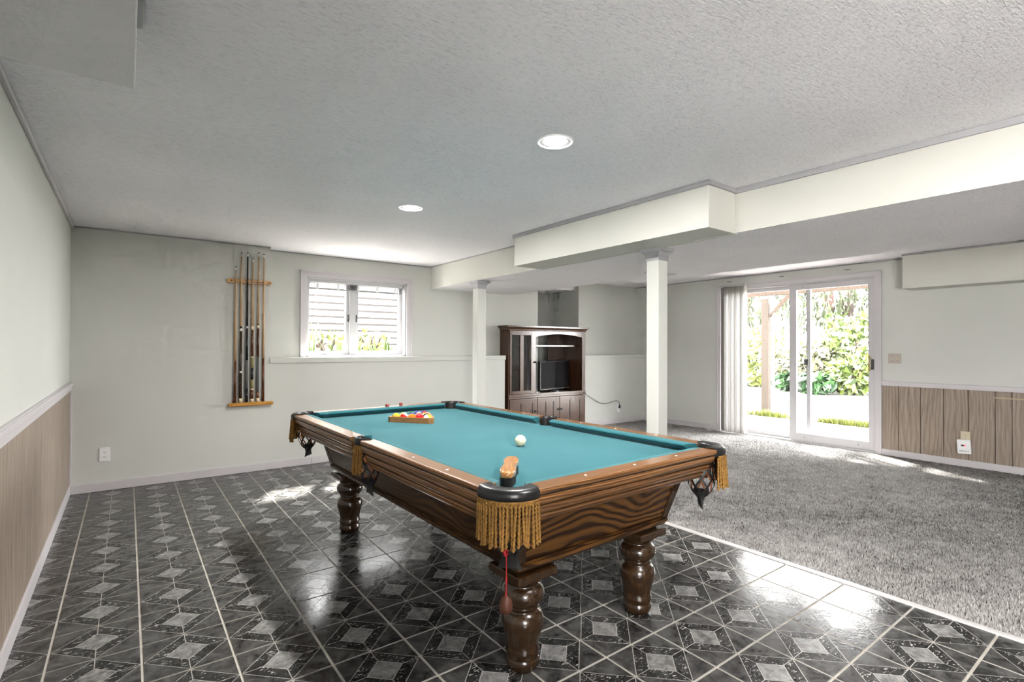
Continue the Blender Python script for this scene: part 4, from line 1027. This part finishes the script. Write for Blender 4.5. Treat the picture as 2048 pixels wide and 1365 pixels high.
# ---------------------------------------------------------------- garden beyond the sliding door
GZ = -.085
def leafy(name, c0, c1):
    t = NT(name); at = t.new('ShaderNodeAttribute', attribute_name='leaf')
    t.link(t.ramp(at.outputs['Fac'], [(0, c0), (1, c1)]), t.b.inputs['Base Color']); t.b.inputs['Roughness'].default_value = .45
    return t.m
M['leaf_green'] = leafy('rhododendron_leaf', (.012, .028, .005, 1), (.13, .17, .035, 1))
M['leaf_olive'] = leafy('olive_leaf', (.018, .026, .008, 1), (.20, .19, .11, 1))
M['leaf_yellow'] = leafy('yellow_green_leaf', (.03, .05, .006, 1), (.19, .22, .04, 1))
M['leaf_deep'] = leafy('hosta_leaf', (.006, .024, .009, 1), (.035, .085, .025, 1))
M['needle'] = leafy('cedar_foliage', (.014, .022, .009, 1), (.085, .10, .05, 1))
M['blade'] = leafy('iris_blade', (.016, .040, .003, 1), (.05, .085, .006, 1))
M['grass'] = leafy('grass_blade', (.030, .042, .002, 1), (.10, .11, .008, 1))
M['bark'] = plain('red_bark', (.075, .038, .034, 1), .9, vary=(6, .4)); M['bark2'] = plain('brown_bark', (.035, .022, .017, 1), .9, vary=(6, .4))
M['paver'] = plain('pale_paver', (.20, .185, .175, 1), .8, vary=(4, .12)); M['joint'] = plain('paver_joint', (.06, .05, .045, 1), .9)
M['lawn'] = plain('lawn', (.17, .17, .15, 1), .9, vary=(2, .25)); 
M['cedar_post'] = wood('weathered_cedar', (.016, .0095, .005, 1), (.028, .018, .011, 1), (.040, .027, .017, 1), 2, .5, .8)
M['cedar_beam'] = wood('cedar_beam', (.014, .006, .002, 1), (.026, .012, .004, 1), (.036, .018, .007, 1), 1, .5, .8)
M['rafter_green'] = plain('yellow_green_rafter', (.06, .065, .006, 1), .8, vary=(8, .3)); M['siding'] = plain('pale_siding', (.13, .13, .13, 1), .6)
M['iron_fence'] = plain('rusty_iron', (.05, .035, .03, 1), .7); M['galv'] = plain('galvanised', (.45, .45, .45, 1), .5, .3)
def leaves_mesh(name, mat, n, ctr, rad, size, droop=0, seed=1, shell=.55, asp=.42):
    r = np.random.default_rng(seed)
    d = r.normal(size=(n, 3)); d /= np.linalg.norm(d, axis=1)[:, None]; rr = shell+(1-shell)*r.random(n)**.6
    lump = 1+.16*np.sin(d[:, 0]*5+seed)*np.sin(d[:, 1]*6+2*seed)+.12*np.sin(d[:, 2]*9+seed)
    c = np.array(ctr)+d*rr[:, None]*lump[:, None]*np.array(rad)
    a = r.normal(size=(n, 3))+d*.8; a[:, 2] -= droop; a /= np.linalg.norm(a, axis=1)[:, None]
    b = np.cross(a, r.normal(size=(n, 3))); b /= np.linalg.norm(b, axis=1)[:, None]
    s = size*(.6+.8*r.random(n))[:, None]
    V = np.stack([c-a*s, c+b*s*asp, c+a*s, c-b*s*asp], 1).reshape(-1, 3)
    me = bpy.data.meshes.new(name); me.from_pydata(V.tolist(), [], (np.arange(n)[:, None]*4+np.arange(4)).tolist())
    at = me.attributes.new('leaf', 'FLOAT', 'POINT'); at.data.foreach_set('value', np.repeat(r.random(n), 4).astype(np.float32))
    me.materials.append(M[mat]); return me
def shrub(label, x, y, rad, h, mat, n=900, size=.13, seed=1, name='garden_shrub', z=GZ, group='shrubs along the garden edge'):
    t = thing(name, label, 'shrub', (x, y, z), group=group)
    f = link('foliage', leaves_mesh('foliage', mat, n, (0, 0, h*.55), (rad, rad, h*.5), size, .2, seed), t); f['kind'] = 'stuff'
    mb = MB(); r = random.Random(seed)
    for k in range(6):
        a = r.uniform(0, 6.28); mb.tube([(0, 0, 0), (.3*rad*math.cos(a), .3*rad*math.sin(a), h*.35), (.6*rad*math.cos(a), .6*rad*math.sin(a), h*.75)], .03, 6, rs=[.04, .03, .012])
    mb.build('branches', 'bark2', t)
patio = struct(MB().box(XD+.16, 10.05, -1, 9.5, GZ-.2, GZ-.028).build('patio', 'joint'))
py = [-.9]
r_ = random.Random(3)
xrow = XD+.18
while xrow < 9.95:
    wx = r_.choice((.42, .56, .62)); wx = min(wx, 10.03-xrow); y = -.8+r_.uniform(0, .4)
    while y < 9.2:
        ly = r_.choice((.5, .65, .85))
        box('paving_slab', xrow+.014, xrow+wx-.014, y+.014, y+ly-.014, GZ-.04, GZ+r_.uniform(-.004, .004), 'paver', patio, .004, 1); y += ly
    xrow += wx
tag(MB().box(10.05, 60, -30, 60, GZ-.2, GZ-.02).build('lawn', 'lawn'), 'sunlit lawn beyond the patio, bleached nearly white', 'lawn', kind='stuff')
def grass_edge():
    n = 9000; r = np.random.default_rng(5)
    x = 10.0+np.abs(r.normal(0, .16, n)); y = r.uniform(2.2, 8.5, n); keep = (np.sin(y*2.3)+np.sin(y*5.1+1)+r.normal(0, .5, n)) > -.5; x, y = x[keep], y[keep]; n = len(x)
    h = .07+.07*r.random(n); a = r.uniform(0, 6.28, n); w_ = .008
    V = np.stack([np.stack([x-w_*np.cos(a), y-w_*np.sin(a), np.full(n, GZ-.02)], 1), np.stack([x+w_*np.cos(a), y+w_*np.sin(a), np.full(n, GZ-.02)], 1), np.stack([x+r.normal(0, .03, n), y+r.normal(0, .03, n), GZ+h], 1)], 1).reshape(-1, 3)
    me = bpy.data.meshes.new('grass_edge'); me.from_pydata(V.tolist(), [], (np.arange(n)[:, None]*3+np.arange(3)).tolist())
    at = me.attributes.new('leaf', 'FLOAT', 'POINT'); at.data.foreach_set('value', np.repeat(r.random(n), 3).astype(np.float32)); me.materials.append(M['grass'])
    tag(link('grass_edge', me), 'yellow-green grass tufts along the edge of the patio', 'grass', kind='stuff')
grass_edge()
def patio_cover():
    t = thing('patio_cover', 'timber patio cover with a post, brace and beam outside the sliding door', 'patio cover', (10.9, 5.58, GZ-.02))
    oz = -(GZ-.02)
    box('post', -.06, .06, -.075, .075, 0, 2.30+oz, 'cedar_post', t, .006)
    MB().tube([(.02, -.14, 0), (.02, -.14, 2.2+oz)], .04, 12).build('downpipe', 'white', t)
    MB().hexa([(-.04, -.10, 1.92+oz), (.04, -.10, 1.92+oz), (.04, -.02, 1.88+oz), (-.04, -.02, 1.88+oz)], [(-.04, -.62, 2.42+oz), (.04, -.62, 2.42+oz), (.04, -.50, 2.42+oz), (-.04, -.50, 2.42+oz)]).build('brace', 'cedar_beam', t)
    box('beam', -.05, .05, -4.2, 2.5, 2.36+oz, 2.55+oz, 'cedar_beam', t, .005)
    for k in range(10): box('rafter', -3.4, .35, -3.9+.68*k, -3.85+.68*k, 2.50+oz, 2.64+oz, 'rafter_green', t, .004)  # rafters in mottled yellow-green
patio_cover()
shrub('tall rhododendron filling the right of the garden view', 18.2, 6.25, 1.25, 2.35, 'leaf_green', 1500, .15, 1)
shrub('pale variegated shrub in the middle of the sliding door view', 17.4, 7.55, 1.15, 1.45, 'leaf_olive', 1300, .13, 2)
shrub('green shrub below the tall rhododendron at the door handle', 16.8, 6.05, .8, 1.05, 'leaf_green', 800, .12, 3)
shrub('low dark green hosta clump at the lawn edge', 16.2, 6.85, .55, .55, 'leaf_deep', 300, .16, 4)
shrub('low hosta clump with broad leaves left of the dark one', 16.6, 7.75, .5, .5, 'leaf_deep', 260, .17, 5)
shrub('yellow-green shrub left of the patio post', 19.6, 10.35, 1.5, 1.9, 'leaf_yellow', 1300, .14, 6)
shrub('yellow-green shrub right of the patio post', 19.2, 9.2, 1.1, 1.6, 'leaf_yellow', 1100, .13, 7)
shrub('green shrub behind the iron fence', 20.5, 8.3, 1.2, 1.5, 'leaf_olive', 900, .14, 8)
shrub('grassy yellow clump at the foot of the iron fence', 17.6, 9.35, .5, .5, 'leaf_yellow', 400, .14, 9)
def iris(label, x, y, z, n, h, seed, cat='plant', group=None, mat='blade', wid=.018):
    t = thing('iris_plant', label, cat, (x, y, z), group=group); r = random.Random(seed)
    for k in range(n):
        a = r.uniform(0, 6.28); L = h*r.uniform(.55, 1.1); lean = r.uniform(.08, .55); bx, by = r.uniform(-.07, .07), r.uniform(-.05, .05); V = []; F = []
        for i in range(7):
            u = i/6; w_ = wid*(1-u**2.2)+.001; rx = lean*L*u**1.8; zz = L*u*(1-.12*lean*u)
            px, py_ = bx+rx*math.cos(a), by+rx*math.sin(a); nx, ny = -math.sin(a), math.cos(a)
            V += [(px-nx*w_, py_-ny*w_, zz), (px+.25*w_*math.cos(a), py_+.25*w_*math.sin(a), zz), (px+nx*w_, py_+ny*w_, zz)]
        for i in range(6):
            o = i*3; F += [(o, o+1, o+4, o+3), (o+1, o+2, o+5, o+4)]
        m = MB().add(V, F, 0, True); ob = m.build('leaf', mat, t)
        at = ob.data.attributes.new('leaf', 'FLOAT', 'POINT'); val = r.random(); at.data.foreach_set('value', [min(1, val*.7+.3*(i//3)/6) for i in range(len(V))])
iris('pale iris clump at the foot of the patio post, beyond the lawn', 17.2, 8.75, GZ-.02, 16, .85, 11, wid=.035)
def fence():
    t = thing('iron_fence', 'low wrought iron garden fence with hooped pickets at the lawn edge', 'fence', (18.0, 9.6, GZ-.02))
    pk = MB().tube([(0, 0, 0), (0, 0, .52)], .011, 6).mesh('picket', 'iron_fence'); hp = MB().tube([(0, -.07+.07*(1-math.cos(a)), .52+.09*math.sin(a)) for a in np.linspace(0, PI, 9)], .011, 6).mesh('hoop', 'iron_fence')
    for k in range(26):
        link('picket', pk, t, (0, -2.6+.14*k, .0))
        if k % 2 == 0: link('hoop', hp, t, (0, -2.6+.14*k+.07-.0, 0))
    for z in (.12, .47): box('rail', -.01, .01, -2.65, 1.0, z, z+.025, 'iron_fence', t)
fence()
def chain_fence():
    t = thing('chain_link_fence', 'grey chain link fence standing behind the iron fence', 'fence', (20.4, 10.5, GZ-.02))
    for y in (-2.4, .0, 2.4): MB().tube([(0, y, 0), (0, y, 1.3)], .03, 8).build('fence_post', 'galv', t)
    MB().tube([(0, -2.4, 1.27), (0, 2.4, 1.27)], .02, 8).build('top_rail', 'galv', t)
    m = MB()
    for k in range(-14, 49):
        for sgn in (1, -1):
            y0 = -2.4+k*.1; y1 = y0+sgn*1.2
            if -2.4 <= y0 <= 2.4 and -2.4 <= y1 <= 2.4: m.tube([(0, y0, .05), (0, y1, 1.25)], .006, 3)
    m.build('wire_mesh', 'galv', t)
chain_fence()
def cedar(label, x, y, r0, lean, seed, n, hang, bark):
    t = thing('cedar_tree', label, 'tree', (x, y, GZ-.02), group='trees at the back of the garden'); r = random.Random(seed)
    MB().tube([(0, 0, 0), (lean*.3, -lean*.2, 1.5), (lean*.5, -lean*.6, 3.2), (lean, -lean, 8)], r0, 12, rs=[r0*1.25, r0, r0*.9, r0*.6]).build('trunk', bark, t)
    g = np.random.default_rng(seed); V = []; F = []; A = []
    for b in range(n):                                   # drooping sprays
        by = g.uniform(-2.6, 2.6); bx = g.uniform(-2.2, .8); top = g.uniform(2.7, 6.0); L = g.uniform(.5, hang)
        for k in range(46):
            u = g.random(); c = np.array([bx+g.normal(0, .16*(1-u)+.05), by+g.normal(0, .20*(1-u)+.05), top-L*u])
            s = .05+.07*g.random(); d = np.array([g.normal(0, .35), g.normal(0, .35), -1]); d /= np.linalg.norm(d); e = np.cross(d, g.normal(size=3)); e /= np.linalg.norm(e)
            o = len(V); V += [c-d*s*1.6, c+e*s*.5, c+d*s*1.6, c-e*s*.5]; F.append((o, o+1, o+2, o+3)); A += [g.random()]*4
    me = bpy.data.meshes.new('foliage'); me.from_pydata([tuple(v) for v in V], [], F); at = me.attributes.new('leaf', 'FLOAT', 'POINT'); at.data.foreach_set('value', A); me.materials.append(M['needle'])
    f = link('foliage', me, t); f['kind'] = 'stuff'
cedar('red-barked cedar leaning at the right of the garden view', 24.0, 9.35, .24, -.3, 21, 60, 1.9, 'bark')
cedar('dark-trunked cedar at the far right behind the rhododendron', 24.6, 8.75, .30, -.5, 22, 55, 1.6, 'bark2')
cedar('cedar with drooping boughs behind the patio post', 23.0, 12.9, .26, .4, 23, 70, 2.4, 'bark2')

def added_shade_tree():  # unseen tree added to break up the sun at the door
    t = thing('added_shade_tree', 'broad leafy tree added beyond the view to break up the sun', 'tree', (11.4, 10.6, GZ-.02))
    MB().tube([(0, 0, 0), (.05, -.1, 2.5), (.1, -.3, 5.0), (-.4, -.9, 8.0)], .2, 12, rs=[.28, .21, .17, .08]).build('trunk', 'bark2', t)
    me = leaves_mesh('foliage', 'leaf_green', 5200, (-1.0, -1.9, 8.2), (2.7, 2.7, 1.5), .16, .1, 77, .1, .5)
    bm = bmesh.new(); bm.from_mesh(me); g = random.Random(4); A_, B_ = Vector((-1.55, -3.35)), Vector((-.7, -1.85)); ab = B_-A_; gone = []
    for f in bm.faces:                                  # crown thinned to let a streak of sun onto the carpet
        c = f.calc_center_median(); k = (8.2-c.z)/1.0; p = Vector((c.x+.42*k, c.y+.75*k)); u = max(0, min(1, (p-A_).dot(ab)/ab.length_squared))
        if (p-A_-ab*u).length < 1.0 and g.random() < .84: gone.append(f)
    bmesh.ops.delete(bm, geom=gone, context='FACES'); bm.to_mesh(me); bm.free()
    f = link('foliage', me, t); f['kind'] = 'stuff'
added_shade_tree()

# ---------------------------------------------------------------- bank and neighbour outside the window
struct(MB().box(-6, 6.9, 6.9, 12, -.2, 1.06).box(-6, 4.7, 6.06, 6.9, -.2, 1.06).build('ground', plain('garden_bed', (.36, .35, .325, 1), .9, vary=(30, .25))))
def neighbour():
    t = thing('neighbour_house', 'white clapboard house wall seen through the small window', 'house', (2, 9.6, 1.06))
    box('wall_core', -7, 5.5, .03, .3, 0, 2.5, 'siding', t)
    me = MB().hexa([(-7, -.022, 0), (5.5, -.022, 0), (5.5, .03, 0), (-7, .03, 0)], [(-7, .018, .118), (5.5, .018, .118), (5.5, .03, .118), (-7, .03, .118)]).mesh('siding_board', 'siding')
    gp = MB().box(-7, 5.5, -.016, .02, .100, .124).mesh('shadow_gap', 'slot')
    for k in range(19):
        b = link('siding_board', me, t, (0, 0, k*.126)); link('shadow_gap', gp, b)
neighbour()
spots = [(1.93, 6.95, 9, .62, 'tall iris clump at the left edge of the small window'), (2.16, 6.75, 8, .42, 'leaning iris clump second from the left in the window'), (2.36, 7.05, 8, .40, 'iris clump left of the window mullion'),
         (2.55, 6.9, 7, .40, 'iris clump just right of the window mullion'), (2.80, 6.95, 8, .36, 'short iris clump in the right window pane'), (3.02, 7.0, 9, .40, 'iris clump at the right edge of the small window')]
for i, (x, y, n, h, lab) in enumerate(spots): iris(lab, x, y, 1.06, n, h, 40+i, group='irises outside the window', wid=.016)
for i, (x, y, lab) in enumerate(((2.25, 7.4, 'leafy weed behind the irises in the left pane'), (2.95, 7.5, 'leafy weed behind the irises in the right pane'))):
    shrub(lab, x, y, .30, .42, 'leaf_yellow', 130, .055, 60+i, 'leafy_weed', 1.06, 'weeds outside the window')
